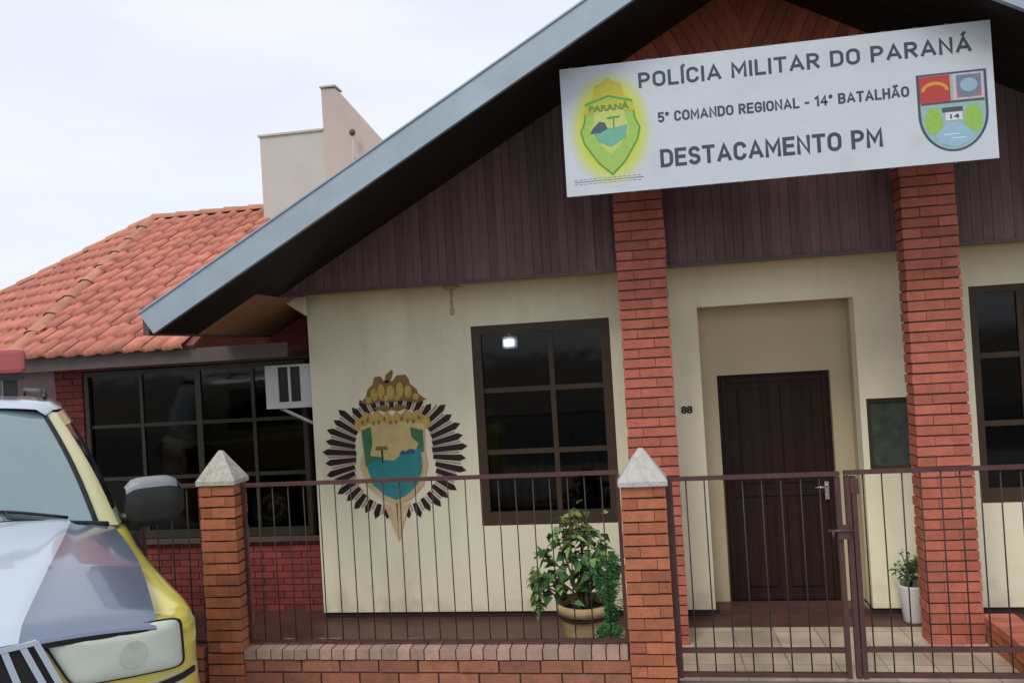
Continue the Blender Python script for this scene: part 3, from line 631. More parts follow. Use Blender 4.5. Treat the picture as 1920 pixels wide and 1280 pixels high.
# ------------------------------------------------------------------ painted crest on the wall
WC = thing('wall_crest', 'painted sunburst police crest with a teal shield on the cream wall', 'emblem', (-2.25, YW - .01, 1.5))
kx, kz = -2.262, 1.53; YC = YW - .002
OP = lambda name, col, d: paint(name, col, .75, .18, 9, 0, 60, dirt=d, dirtamt=.4)
rays = P('crest_dark_ray', (.02, .007, .006), .7); mauve = P('crest_mauve_ray', (.42, .27, .26), .7); ochre = OP('crest_ochre', (.56, .37, .09), (.2, .1, .02)); brown = OP('crest_brown', (.24, .14, .035), (.4, .26, .08))
teal = OP('crest_teal', (.03, .24, .26), (.02, .15, .2)); green = OP('crest_green', (.05, .18, .08), (.02, .12, .08)); sand = OP('crest_sand', (.62, .48, .26), (.55, .4, .2)); skyb = OP('crest_light', (.62, .46, .2), (.62, .5, .3))
d1, d2 = MB(), MB()
NR = 38
for k in range(NR):
    t = 2 * math.pi * (k + .5) / NR
    dn = (t - 1.5 * math.pi)
    if abs(dn) < .16: continue
    top = math.sin(t)
    low = max(0, -top)
    ro = .655 - .03 * low + (0 if k % 2 else .02); ri = .36 + .17 * low + max(0, top) * .1
    if top > .75: ri = .47; ro -= .06
    zo = 1.0 if top < 0 else .93
    if top < -.3: zo = .92
    c, s = math.cos(t), math.sin(t); hw = .030; tx, tz = -s, c
    q = [(kx + c * ri + tx * hw * .7, kz + s * ri * zo + tz * hw * .7), (kx + c * ro * .98 + tx * hw, kz + s * ro * .98 * zo + tz * hw), (kx + c * (ro + .03), kz + s * (ro + .03) * zo), (kx + c * ro * .96 - tx * hw, kz + s * ro * .96 * zo - tz * hw), (kx + c * ri - tx * hw * .7, kz + s * ri * zo - tz * hw * .7)]
    d1.prism([(a, YC - .0026, b) for a, b in q], (0, .0026, 0))
    t2 = t + math.pi / NR; c, s = math.cos(t2), math.sin(t2); tx, tz = -s, c; ro -= .03; hw = .0095
    q = [(kx + c * ri + tx * hw * .7, kz + s * ri * zo + tz * hw * .7), (kx + c * ro + tx * hw, kz + s * ro * zo + tz * hw), (kx + c * ro - tx * hw, kz + s * ro * zo - tz * hw), (kx + c * ri - tx * hw * .7, kz + s * ri * zo - tz * hw * .7)]
    d2.prism([(a, YC - .0016, b) for a, b in q], (0, .0016, 0))
W(d1, 'dark_rays', rays, WC); W(d2, 'pale_rays', mauve, WC)
F = lambda pts, lay, mat, nm: flat([(kx + a, kz + b) for a, b in pts], YC - .0012 * lay, mat, nm, WC, .0012 * lay)
F([(-.30, .50), (-.24, .55), (-.22, .62), (-.17, .66), (-.15, .73), (-.09, .735), (-.06, .69), (-.03, .70), (0, .675), (.03, .69), (.07, .735), (.15, .74), (.18, .70), (.19, .65), (.25, .60), (.27, .55), (.34, .50), (.25, .475), (.1, .50), (0, .49), (-.1, .50), (-.22, .475)], 3, brown, 'crown')
for k_, (a_, b_, w_, h_) in enumerate(((-.16, .57, .035, .06), (-.09, .59, .035, .075), (0, .58, .04, .07), (.09, .60, .035, .075), (.17, .58, .035, .06), (-.22, .52, .03, .03), (.24, .53, .03, .03), (-.05, .53, .03, .03), (.06, .53, .03, .03))):
    F([(a_ + w_ * math.cos(t), b_ + h_ * math.sin(t)) for t in [2 * math.pi * q / 10 for q in range(10)]], 4 + k_ % 2, ochre, 'crown_detail')
F([(-.05, .67), (-.0, .67), (.035, .76), (.025, .79), (-.04, .745)], 3, brown, 'crown_tip')
F([(-.37, .27), (-.36, .33), (-.3, .36), (-.25, .41), (-.19, .38), (-.14, .42), (-.09, .37), (-.04, .40), (0, .36), (.04, .40), (.09, .37), (.14, .42), (.19, .38), (.25, .41), (.3, .36), (.36, .33), (.37, .27), (.3, .22), (.28, .16), (-.28, .16), (-.3, .22)], 5, ochre, 'scroll')
for q in range(11): F([(-.29 + .055 * q + .012 * math.cos(t), .315 + .02 * math.sin(q * 2) + .022 * math.sin(t)) for t in (0, 1.2, 2.4, 3.6, 4.8)], 9, brown, 'scroll_mark')
sh = [(-.28, .26), (-.1, .3), (0, .27), (.1, .3), (.28, .26), (.27, .05), (.29, -.1), (.24, -.28), (.12, -.4), (0, -.46), (-.12, -.4), (-.24, -.28), (-.3, -.1), (-.27, .05)]
F([(a * 1.12, b * 1.04) for a, b in sh], 6, sand, 'shield_border'); F(sh, 7, skyb, 'shield')
F([(-.30, .24), (-.21, .27), (-.2, .12), (-.23, .0), (-.1, -.02), (-.12, -.09), (-.28, -.1)], 8, green, 'shield_leaves'); F([(.17, .25), (.29, .22), (.29, .02), (.2, -.0), (.24, .1), (.18, .16)], 8, green, 'shield_leaves')
F([(-.27, -.08), (-.14, -.04), (.0, -.05), (.07, .0), (.13, .03), (.26, .05), (.27, -.12), (.22, -.27), (.11, -.37), (0, -.42), (-.11, -.37), (-.22, -.27)], 9, teal, 'shield_water')
F([(-.12, -.07), (-.105, -.07), (-.105, .05), (-.12, .05)], 10, rays, 'shield_tree'); F([(-.18, .05), (-.05, .05), (-.07, .085), (-.16, .085)], 10, brown, 'shield_tree')
F([(.05, .0), (.08, .04), (.12, .03), (.15, .05), (.2, .045), (.2, .0)], 10, P('crest_blue', (.03, .1, .17), .7), 'shield_hill')
F([(-.13, -.44), (-.05, -.47), (.05, -.47), (.13, -.44), (.06, -.63), (.0, -.80), (-.06, -.63)], 7, sand, 'point')
F([(-.006, -.45), (.006, -.45), (.002, -.78)], 8, rays, 'point_line')
F([(-.18, .44), (-.06, .47), (0, .43), (.06, .47), (.17, .44), (.06, .40), (0, .42), (-.06, .40)], 7, brown, 'laurel')

# ------------------------------------------------------------------ small fittings on the building
AC = thing('air_conditioner', 'white window air conditioner sticking out of the side of the cream wall', 'air conditioner', (-3.28, 7.05, 2.0))
mb = MB(); ax0, ax1, ay0, ay1, az0, az1 = -3.52, -3.042, 6.99, 7.19, 2.01, 2.425
for q in ((ax0, ax1, ay0 + .03, ay1, az0, az1),): mb.box(*q)
for q in ((ax0, -3.39, az0, az1), (-3.165, ax1, az0, az1), (-3.39, -3.165, az0, az0 + .06), (-3.39, -3.165, az1 - .02, az1), (-3.288, -3.265, az0 + .06, az1 - .02)): mb.box(q[0], q[1], ay0, ay0 + .0299, q[2], q[3])
W(mb, 'casing', M['acw'], AC)
mb = MB(); mb.box(-3.389, -3.289, ay0 + .018, ay0 + .029, az0 + .061, az1 - .021); mb.box(-3.264, -3.166, ay0 + .018, ay0 + .029, az0 + .061, az1 - .021)
for k in range(10):
    z = az0 + .08 + k * .033; mb.box(-3.385, -3.293, ay0 + .006, ay0 + .017, z, z + .006); mb.box(-3.26, -3.17, ay0 + .006, ay0 + .017, z, z + .006)
W(mb, 'grille', M['black'], AC)
mb = MB(); mb.tube([(-3.36, 7.02, 2.0), (-3.05, 7.02, 1.85)], .011); mb.tube([(-3.46, 7.15, 2.0), (-3.05, 7.15, 1.8)], .011); W(mb, 'bracket', M['acw'], AC)
CL = thing('porch_lamp', 'small brown lamp hanging from the porch ceiling edge right above the wall crest', 'lamp', (-1.56, 6.62, 3.05))
mb = MB(); mb.lathe([(.05, 0), (.062, .02), (.062, .045)], (-1.56, 6.66, 3.0), 18); mb.box(-1.64, -1.48, 6.63, 6.69, 3.018, 3.032); W(mb, 'base', M['terracotta'], CL)
mb = MB(); mb.tube([(-1.56, 6.66, 3.0), (-1.56, 6.66, 2.82)], .016, r2=.012); mb.lathe([(.008, 0), (.022, .02), (.018, .06)], (-1.56, 6.66, 2.77), 12); W(mb, 'socket', M['terracotta'], CL)
IL = thing('indoor_lamp', 'small square white lamp glowing behind the top left pane of the front window', 'lamp', (-1.38, 8.6, 2.6))
mb = MB(); mb.box(-1.435, -1.325, 8.55, 8.6, 2.48, 2.56); W(mb, 'glowing_panel', emit('lamp_glow', (.85, .9, 1), 60), IL)
mb = MB(); mb.box(-1.46, -1.29, 8.601, 8.63, 2.455, 2.59); mb.tube([(-1.375, 8.615, 2.59), (-1.375, 8.615, 2.75)], .01); W(mb, 'housing', M['acw'], IL)
me_o = thing('house_number', 'tiny black house number on the cream wall left of the door', 'house number', (.4, YW, 1.8))
put_text('88', .375, .475, 1.79, .062, YW - .004, M['black'], me_o, .004, 'digits')

# ------------------------------------------------------------------ fence, gate, low walls
YF = 4.72
mb = MB(); bricks(mb, -2.638, -.14, YF + .02, YF + .2, .19, .518, .082, .26, .012)
LW = thing('low_brick_wall', 'low orange brick wall topped with pale bricks between the two fence pillars', 'wall', (-1.37, YF + .13, .19))
W(mb, 'brickwork', [M['brick_low'], M['mortar']], LW)
mb = MB(); x = -2.636
while x < -.16:
    L = .088 + random.uniform(-.012, .02); x2 = min(x + L, -.142)
    mb.box(x, x2 - .008, YF + .012 + random.uniform(-.004, .004), YF + .205, .522, .585 + random.uniform(-.003, .003)); x += L
mb.box(-2.636, -.142, YF + .03, YF + .19, .519, .57, 1)
W(mb, 'capping', [M['brick_pale'], M['mortar']], LW)
mb = MB(); bricks(mb, -3.38, -2.93, YF + .02, YF + .19, .2, .6, .08, .22); o = mb.build('low_brick_wall', [M['brick_orange'], M['mortar']])
tag(o, 'short low brick wall stub between the police car and the grey capped fence pillar', 'wall')
def fence_pillar(x0, x1, zt_, capm, lab, course):
    t = thing('fence_pillar', lab, 'pillar', ((x0 + x1) / 2, YF, .2), 'brick pillars of the street fence')
    mb = MB(); bricks(mb, x0, x1, YF, YF + .165, .2, zt_, course, (x1 - x0) * .72, .012, jit=.0035, rec=.016, jv=.003); W(mb, 'shaft', [M['brick_orange'], M['mortar_dark']], t)
    c = Vector(((x0 + x1) / 2, YF + .082, 0)); hw = (x1 - x0) / 2 + .013
    mb = MB()
    lv = [(hw, zt_), (hw + .002, zt_ + .028), (hw * .55, zt_ + .125), (.012, zt_ + .218)]
    rings = [[mb.bm.verts.new((c.x + a * r + random.uniform(-.003, .003), c.y + b * r * .7, z)) for a, b in ((-1, -1), (0, -1), (1, -1), (1, 0), (1, 1), (0, 1), (-1, 1), (-1, 0))] for r, z in lv]
    for A_, B_ in zip(rings, rings[1:]):
        for k in range(8): mb.bm.faces.new((A_[k], A_[(k + 1) % 8], B_[(k + 1) % 8], B_[k]))
    mb.bm.faces.new(rings[0][::-1]); mb.bm.faces.new(rings[-1])
    W(mb, 'cap', capm, t)
fence_pillar(-2.887, -2.640, 1.665, M['cap'], 'orange brick fence pillar with rough grey pyramid cap, next to the police car', .0735)
fence_pillar(-.135, .135, 1.57, M['capwhite'], 'orange brick gate pillar with whitish pyramid cap, left of the gate', .0735)
def panel(name, x0, x1, zb, zt_, lab, cat, gap, gate=None, mid=None, seed=0):
    t = thing(name, lab, cat, ((x0 + x1) / 2, YF + .1, zb), 'gate leaves' if gate else 'metal railings of the street fence')
    y = YF + .10; r_ = .014
    f = MB(); f.box(x0, x1, y - r_, y + r_, zt_ - .024, zt_)
    bars = MB(); n = round((x1 - x0) / gap)
    if gate:
        f.box(x0, x0 + .028, y - .016, y + .016, zb, zt_ - .031); f.box(x1 - .028, x1, y - .016, y + .016, zb, zt_ - .031)
        for z in gate: f.box(x0 + .029, x1 - .029, y - r_, y + r_, z, z + .026)
    else:
        f.box(x0, x1, y - .01, y + .01, zb, zb + .02)
        for xa in (x0, x1 - .022): f.box(xa, xa + .022, y - .0095, y + .0095, zb + .0205, zt_ - .0305)
    W(f, 'frame', M['rail'], t)
    for k in range(1, n):
        x = x0 + (x1 - x0) * k / n
        bars.tube([(x, y, zb + .005), (x + random.uniform(-.004, .004), y, zt_ - .02)], .0042, 6)
    W(bars, 'bars', M['bar'], t)
    return t
panel('fence_panel', -2.635, -.14, .6, 1.655, 'maroon metal railing between the grey capped and the whitish capped brick pillars', 'fence', .108)
panel('fence_panel', -3.38, -2.93, .6, 1.665, 'short maroon metal railing piece right behind the mirror of the police car', 'fence', .108)
G1 = panel('gate_leaf', .15, 1.150, .385, 1.60, 'left maroon metal gate leaf in front of the entrance door', 'gate', .108, gate=(.535, .39))
G2 = panel('gate_leaf', 1.175, 3.2, .385, 1.605, 'right maroon metal gate leaf in front of the right brick pillar', 'gate', .108, gate=(.54, .39))
mb = MB(); mb.box(1.115, 1.18, YF + .06, YF + .082, 1.21, 1.29); mb.tube([(1.06, YF + .06, 1.26), (1.2, YF + .06, 1.26)], .009); mb.tube([(1.08, YF + .06, 1.26), (1.08, YF + .03, 1.26), (1.08, YF + .03, 1.22)], .008)
W(mb, 'latch', M['rail'], G1)
mb = MB(); mb.box(1.21, 1.238, YF + .08, YF + .12, .385, 1.57); mb.box(1.203, 1.25, YF + .075, YF + .079, 1.47, 1.56); W(mb, 'lock_plate', M['rail'], G2)
mb = MB(); mb.box(.138, .1495, YF + .07, YF + .13, .3, 1.585); W(mb, 'hinge_post', M['rail'], G1)
# planter wall at the right
PW = thing('planter_wall', 'low salmon brick planter edge running from the right pillar towards the gate', 'wall', (2.62, 5.8, 0))
mb = MB()
for k in range(2):
    yy = 4.98 + (.1 if k % 2 else 0)
    z0 = .0 + k * .075
    mb.box(2.502, 2.688, 5.0, 6.3, z0, z0 + .075, 1)
    while yy < 6.3:
        y2 = min(yy + .19, 6.315); mb.box(2.49, 2.70, yy + .006, y2 - .006, z0 + .006, z0 + .069); yy += .2
W(mb, 'brickwork', [M['brick_orange'], M['mortar']], PW)
mb = MB(); yy = 4.97
while yy < 6.31:
    mb.box(2.485 + random.uniform(-.003, .003), 2.715, yy, yy + .088, .152, .212 + random.uniform(-.003, .003)); yy += .095
W(mb, 'capping', M['brick_red'], PW)

# ------------------------------------------------------------------ plants
def leaf(mb, p, d, L, wd, roll=0, mi=0):
    d = d.normalized(); s = d.cross(Vector((0, 0, 1)));
    if s.length < .05: s = Vector((1, 0, 0))
    s = (Matrix.Rotation(roll, 3, d) @ s.normalized()); up = s.cross(d)
    b = mb.bm; dr = Vector((0, 0, -1)) * L * .25
    pts = [p, p + d * L * .45 + s * wd / 2 + up * .12 * wd, p + d * L + dr, p + d * L * .45 - s * wd / 2 + up * .12 * wd]
    vs = [b.verts.new(q) for q in pts]; mid = b.verts.new(p + d * L * .5 - up * .08 * wd + dr * .3)
    for i in range(4):
        f = b.faces.new((vs[i], vs[(i + 1) % 4], mid)); f.material_index = mi
def rv(): return Vector((random.gauss(0, 1), random.gauss(0, 1), random.gauss(0, 1))).normalized()
PP = thing('potted_plant', 'bushy leafy plant in an ochre clay pot behind the low brick wall', 'plant', (-.52, 6.02, .012))
px_, py_ = -.50, 6.02
mb = MB(); mb.lathe([(.12, 0), (.13, .02), (.185, .32), (.195, .37), (.215, .375), (.22, .45), (.2, .45), (.19, .38)], (px_, py_, .012), 32); W(mb, 'pot', M['terracotta'], PP)
mb = MB(); mb.lathe([(.205, -.03), (.2, 0), (.1, .015), (.001, .02)], (px_, py_, .385), 20); W(mb, 'soil', M['soil'], PP)
st = MB(); lf = MB(); ends = []
spec = [(-.30, -.02, .42), (-.2, .05, .55), (-.12, -.08, .62), (-.02, .05, .72), (.06, -.05, .6), (.14, .04, .52), (.22, -.05, .45), (.3, 0, .32), (-.36, 0, .2), (-.25, -.1, .28), (.1, -.12, .35), (.0, -.1, .45), (.2, .1, .25)]
for (a, b_, h) in spec:
    p0 = Vector((px_ + random.uniform(-.04, .04), py_ + random.uniform(-.04, .04), .39)); p3 = Vector((px_ + a, py_ + b_, .4 + h))
    p1 = p0 + Vector((a * .2, b_ * .2, h * .5)); p2 = p0 + Vector((a * .6, b_ * .6, h * .85))
    pts = [p0 * (1 - t) ** 3 + p1 * 3 * t * (1 - t) ** 2 + p2 * 3 * t * t * (1 - t) + p3 * t ** 3 for t in [k / 7 for k in range(8)]]
    st.tube(pts, .012, 6, r2=.004)
    for k in range(3, 8):
        for q in range(5 if k > 4 else 3):
            c = pts[k] + rv() * random.uniform(.02, .10)
            dd = rv(); dd.z = dd.z * .4 - .1
            leaf(lf, c, dd, random.uniform(.08, .14), random.uniform(.06, .095), random.uniform(-.8, .8), random.choice([0, 0, 1, 1, 2] if h > .6 and k > 5 else [0, 0, 1, 1, 1]))
for k in range(90):   # trailing stem on the left
    t = k / 90; c = Vector((px_ - .36 - .02 * math.sin(t * 5), py_ - .06, .72 - .32 * t)) + rv() * .03; dd = rv(); dd.z = -.5
    leaf(lf, c, dd, .06, .035, random.uniform(-1, 1), random.choice([0, 1, 2]))
for k in range(120):  # yellow-green top shoots
    c = Vector((px_ - .06 + random.gauss(0, .06), py_ - .03, 1.0 + random.uniform(-.06, .13))) + rv() * .03; dd = rv(); dd.z = abs(dd.z) * .7
    leaf(lf, c, dd, .08, .04, random.uniform(-1, 1), 2 if random.random() < .75 else 0)
W(st, 'stem', M['stem'], PP); W(lf, 'foliage', [M['grey_leaf'], M['leaf_dark'], M['leaf_yel']], PP, recalc=False)
FN = thing('fern', 'bright green feathery fern against the gate pillar on the low wall', 'plant', (-.27, YF + .3, .5))
mb = MB(); pot = Vector((-.27, YF + .36, .06))
mb.lathe([(.06, .3), (.09, .44), (.10, .56), (.09, .56)], (pot.x, pot.y + .02, 0), 18); W(mb, 'pot', M['terracotta'], FN)
mb = MB()
for k in range(90):
    ang = random.uniform(0, 2 * math.pi); rr = random.uniform(.03, .15); h = random.uniform(.15, .62)
    p0 = Vector((pot.x, pot.y + .02, .56)); p3 = Vector((pot.x + .04 + math.cos(ang) * rr * .75, pot.y + math.sin(ang) * rr * .5, .5 + h * .95)); p2 = (p0 + p3) / 2 + Vector((math.cos(ang) * -.02, 0, h * .3))
    if random.random() < .35: p3.z = .45 + random.uniform(-.03, .12); p3.y = pot.y - .17; p3.x = pot.x + random.uniform(-.13, .13); p2 = (p0 + p3) / 2 + Vector((0, 0, .14))
    pts = [p0 * (1 - t) ** 2 + p2 * 2 * t * (1 - t) + p3 * t * t for t in [i / 9 for i in range(10)]]
    for i in range(2, 10):
        for s in (-1, 1):
            for q in range(2):
                d = Vector((s * .7 + random.gauss(0, .3), random.gauss(0, .3), .35 + random.gauss(0, .3)))
                leaf(mb, pts[i] + rv() * .008, d, random.uniform(.025, .045), .009, random.uniform(-1, 1))
W(mb, 'foliage', M['fern'], FN, recalc=False)
SPt = thing('potted_plant', 'small dark leafed plant in a tall white pot beside the right pillar', 'plant', (2.12, 6.80, .012))
mb = MB(); mb.lathe([(.07, 0), (.075, .01), (.10, .29), (.10, .305), (.09, .305), (.088, .28)], (2.13, 6.8, .012), 28); W(mb, 'pot', M['whitepot'], SPt)
mb = MB(); lf = MB()
for k in range(9):
    a = random.uniform(0, 6.28); r_ = random.uniform(.02, .10); p0 = Vector((2.13, 6.8, .29)); p3 = Vector((2.12 + math.cos(a) * r_, 6.8 + math.sin(a) * r_ * .8, .42 + random.uniform(0, .17))); mb.tube([p0, (p0 + p3) / 2 + Vector((0, 0, .02)), p3], .004, 5)
    for t in (.4, .6, .8, 1):
        for q in range(5): c = p0.lerp(p3, t) + rv() * .03; d = rv(); d.z *= .4; leaf(lf, c, d, random.uniform(.04, .06), .032, random.uniform(-1, 1), random.choice([0, 1, 1]))
W(mb, 'stem', M['stem'], SPt); W(lf, 'foliage', [M['grey_leaf'], M['leaf_dark']], SPt, recalc=False)

# ------------------------------------------------------------------ police car
CAR = thing('police_car', 'silver and yellow police off-road car with a red roof light, parked at the left', 'car', (-2.43, 2.37, .345))
CAR.rotation_euler = (0, 0, R(-45))
M['yellow'] = paint('car_yellow_paint', (.62, .53, .10), .3, .03, 3, 0, 30, coat=1)
M['cream_p'] = paint('car_cream_paint', (.6, .56, .3), .3, .03, 3, 0, 30, coat=1)
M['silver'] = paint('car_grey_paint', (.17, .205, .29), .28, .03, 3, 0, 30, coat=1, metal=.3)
M['pale'] = paint('car_white_and_sky_sheen', (.46, .53, .61), .28, .03, 3, 0, 30, coat=1)  # roof and grille colour; on the hood centre it imitates reflected sky
M['gap'] = paint('panel_gap', (.008, .008, .01), .8)
M['rubber'] = paint('tyre_rubber', (.02, .02, .02), .85)
M['lens'] = paint('clouded_lens', (.56, .62, .54), .12, .05, 9, 0, 30, coat=1)
M['bowl'] = paint('lamp_bowl', (.45, .51, .45), .2, .12, 12, .1, 30)
M['redlens'] = paint('red_lens', (.42, .05, .05), .2, .1, 6, 0, 30, coat=1)
M['wglass'] = paint('windshield_glass', (.17, .25, .27), .06, .12, 1.5, 0, 30, coat=1, spec=1.0)
M['sglass'] = paint('side_window_glass', (.02, .025, .03), .05, .05, 2, 0, 30, coat=1)
M['chr'] = paint('bright_chrome', (.78, .78, .82), .15, .03, metal=1, bump=0)
def catmull(P, n=6):
    P = [Vector(p) for p in P]; out = []
    for i in range(len(P) - 1):
        a, b, c, d = P[max(i - 1, 0)], P[i], P[i + 1], P[min(i + 2, len(P) - 1)]
        for k in range(n):
            t = k / n; out.append(.5 * ((2 * b) + (c - a) * t + (2 * a - 5 * b + 4 * c - d) * t * t + (3 * b - a - 3 * c + d) * t ** 3))
    out.append(P[-1]); return out
OUT = catmull([(0, 0, 0), (-.012, .3, 0), (-.05, .58, 0), (-.105, .77, 0), (-.205, .862, 0), (-.39, .888, 0), (-.8, .862, 0), (-1.2, .85, 0), (-1.7, .86, 0), (-2.3, .88, 0), (-3.0, .9, 0), (-3.8, .9, 0), (-4.3, .89, 0), (-4.55, .82, 0), (-4.66, .6, 0), (-4.69, .3, 0), (-4.7, 0, 0)], 6)
NRM = []
for i, p in enumerate(OUT):
    t = OUT[min(i + 1, len(OUT) - 1)] - OUT[max(i - 1, 0)]
    NRM.append(Vector((-t.y, t.x, 0)).normalized() * -1)
for i, n_ in enumerate(NRM):
    if n_.dot(OUT[i] - Vector((-2.3, 0, 0))) < 0: NRM[i] = -n_
def lerpk(x, K):
    for (a, u), (b, v) in zip(K, K[1:]):
        if a >= x >= b: return u + (v - u) * (a - x) / (a - b)
    return K[0][1] if x > K[0][0] else K[-1][1]
def zs_car(p): return lerpk(p.x, [(0, 1.055), (-.05, 1.03), (-.12, .99), (-.25, .995), (-.7, 1.075), (-1.3, 1.15), (-1.6, 1.2), (-4.7, 1.2)])
def rows_car(p):
    z1 = zs_car(p); k = min(1, max(0, (-p.x - .1) / .5))
    return [(.24, .06), (.32, .015), (.45, -.01), (.56, 0), (.68, 0), (.78, .004), (.86, .002), (.93, .003), (z1 - .07, .004 + .006 * k), (z1 - .035, .008 + .02 * k), (z1 - .012, .018 + .04 * k), (z1, .035 + .065 * k), (z1 + .002, .06 + .09 * k), (z1 - .002, .12 + .12 * k), (z1 - .02, .3)]
def flare(p, z):
    f = 0
    for ax in (-.86, -3.75):
        r = math.hypot(p.x - ax, z - .38); f = max(f, .045 * math.exp(-((r - .44) / .06) ** 2) if r > .40 else .0)
    return f
def shell(side):
    return [[Vector((p.x, p.y * side, 0)) + Vector((n_.x, n_.y * side, 0)) * (flare(p, z) - ins) + Vector((0, 0, z)) for z, ins in rows_car(p)] for p, n_ in zip(OUT, NRM)]
bd = MB()
SH = {s_: shell(s_) for s_ in (1, -1)}
for s_ in (1, -1):
    G_ = SH[s_]
    def sk(i, j):
        c = (G_[i][j] + G_[i + 1][j + 1]) / 2
        if abs(c.y) > .7 and any(math.hypot(c.x - ax, c.z - .38) < .395 for ax in (-.86, -3.75)): return True
        return False
    bd.grid(G_, 0, True, sk)
bmesh.ops.remove_doubles(bd.bm, verts=bd.bm.verts, dist=.0005)
for f in bd.bm.faces:
    c = f.calc_center_median()
    if c.x > -.12 and c.z < .80: f.material_index = 1
body = bd.build('body', [M['yellow'], M['cream_p']], CAR)
mb = MB(); mb.box(-4.5, -.15, -.74, .74, .3, .98); W_ = mb.build('inner_body', M['gap'], CAR)
def quadpatch(c00, c10, c11, c01, off, n=14, m_=6, thick=.012, fine=1):
    """patch laid on the front of the car between four (y, z) corners, `off` proud of the shell"""
    def pt(y, z):
        sy = 1 if y >= 0 else -1; ay = abs(y)
        for i in range(len(OUT) - 1):
            if OUT[i].y <= ay <= OUT[i + 1].y or OUT[i + 1].y >= ay: break
        t = 0 if OUT[i + 1].y == OUT[i].y else (ay - OUT[i].y) / (OUT[i + 1].y - OUT[i].y); t = max(0, min(1, t))
        p = OUT[i].lerp(OUT[i + 1], t); nn = NRM[i].lerp(NRM[i + 1], t)
        lean = max(0, (z - .8)) * .10
        return Vector((p.x + nn.x * off - lean * (1 if off > 0 else 1) * .3, (p.y + nn.y * off) * sy, z))
    return [[pt(*( (1 - u) * (1 - v) * c00[k] + u * (1 - v) * c10[k] + u * v * c11[k] + (1 - u) * v * c01[k] for k in (0, 1))) for v in [a / m_ for a in range(m_ + 1)]] for u in [a / n for a in range(n + 1)]]
def add_patch(mb, q, off, thick=.012, n=14, m_=6, mi=0):
    A_ = quadpatch(*q, off, n, m_); B_ = quadpatch(*q, off - thick, n, m_)
    mb.grid(A_, mi); 
    for seq in ([(i, 0) for i in range(n + 1)], [(i, m_) for i in range(n + 1)], [(0, j) for j in range(m_ + 1)], [(n, j) for j in range(m_ + 1)]):
        for (a, b), (c, d) in zip(seq, seq[1:]): mb.face([A_[a][b], A_[c][d], B_[c][d], B_[a][b]], mi)
for sd_ in (1, -1):
    q = [(.285 * sd_, .875 if 0 else .862), (.775 * sd_, .80), (.775 * sd_, 1.0), (.285 * sd_, 1.068)]
    q = [(.372 * sd_, .858), (.785 * sd_, .797), (.778 * sd_, 1.0), (.274 * sd_, 1.072)]
    mb = MB()
    def qq(u, v, off): return quadpatch(*[(q[0][0] * (1 - u) * (1 - v) + q[1][0] * u * (1 - v) + q[2][0] * u * v + q[3][0] * (1 - u) * v, q[0][1] * (1 - u) * (1 - v) + q[1][1] * u * (1 - v) + q[2][1] * u * v + q[3][1] * (1 - u) * v)] * 4, off, 1, 1)[0][0]
    rings = []
    for r_, off in ((0, .034), (.3, .033), (.55, .031), (.75, .028), (.88, .023), (.96, .015), (1.0, .004), (1.02, -.01)):
        rr2 = []
        for k in range(48):
            t = 2 * math.pi * k / 48; c_, s2 = math.cos(t), math.sin(t); ex = .22
            rr2.append(qq(.5 + .5 * r_ * math.copysign(abs(c_) ** ex, c_), .5 + .5 * r_ * math.copysign(abs(s2) ** ex, s2), off))
        rings.append(rr2)
    vr = [[mb.bm.verts.new(p) for p in rr2] for rr2 in rings[1:]]; cen = mb.bm.verts.new(rings[0][0])
    for k in range(48):
        mb.bm.faces.new((cen, vr[0][k], vr[0][(k + 1) % 48])).smooth = True
        for A_, B_ in zip(vr, vr[1:]): mb.bm.faces.new((A_[k], A_[(k + 1) % 48], B_[(k + 1) % 48], B_[k])).smooth = True
    hl = mb.build('headlight', M['lens'], CAR)
    mb = MB(); o_ = [[qq(.5 + .5 * r_ * math.copysign(abs(math.cos(t)) ** .22, math.cos(t)), .5 + .5 * r_ * math.copysign(abs(math.sin(t)) ** .22, math.sin(t)), off) for t in [2 * math.pi * k / 48 for k in range(49)]] for r_, off in ((.99, .006), (1.03, .0095), (1.035, -.004))]
    mb.grid(o_); mb.build('seal', M['gap'], hl)
    mb = MB()
    for yy, zz, rr in ((.58, .92, .05),):
        yv = yy * sd_
        ring = []
        for k in range(20):
            a_ = 2 * math.pi * k / 20; y_ = yv + rr * math.cos(a_); z_ = zz + rr * math.sin(a_)
            ring.append(quadpatch((y_, z_), (y_, z_), (y_, z_), (y_, z_), .0355, 1, 1)[0][0])
        mb.face(ring)
    mb.build('lamp_bowl', M['bowl'], hl)
# grille
mb = MB(); gq = [(-.345, .855), (.345, .855), (.262, 1.07), (-.262, 1.07)]
add_patch(mb, gq, .014, .014); gr_ = mb.build('grille', M['black'], CAR)
mb = MB()
def bar(y0, z0, y1, z1, wd, off=.035):
    add_patch(mb, [(y0 - wd / 2, z0), (y0 + wd / 2, z0), (y1 + wd / 2, z1), (y1 - wd / 2, z1)], off, .025, 2, 4)
for s_ in (1, -1):
    for k in range(4):
        yb = (.06 + .075 * k) * s_ ; yt = yb * .76; bar(yb, .875, yt, 1.055, .022)
    bar(.335 * s_, .862, .255 * s_, 1.068, .022)
add_patch(mb, [(-.35, .852), (.35, .852), (.343, .872), (-.343, .872)], .036, .028, 16, 2); add_patch(mb, [(-.262, 1.056), (.262, 1.056), (.258, 1.073), (-.258, 1.073)], .036, .028, 12, 2)
mb.build('grille_bars', M['pale'], gr_)
mb = MB(); add_patch(mb, [(-.6, .40), (.6, .40), (.6, .60), (-.6, .60)], .02, .02); mb.build('air_intake', M['black'], CAR)
mb = MB(); add_patch(mb, [(-.84, .74), (.84, .74), (.84, .765), (-.84, .765)], .006, .006, 30, 2); mb.build('bumper_seam', M['gap'], CAR)
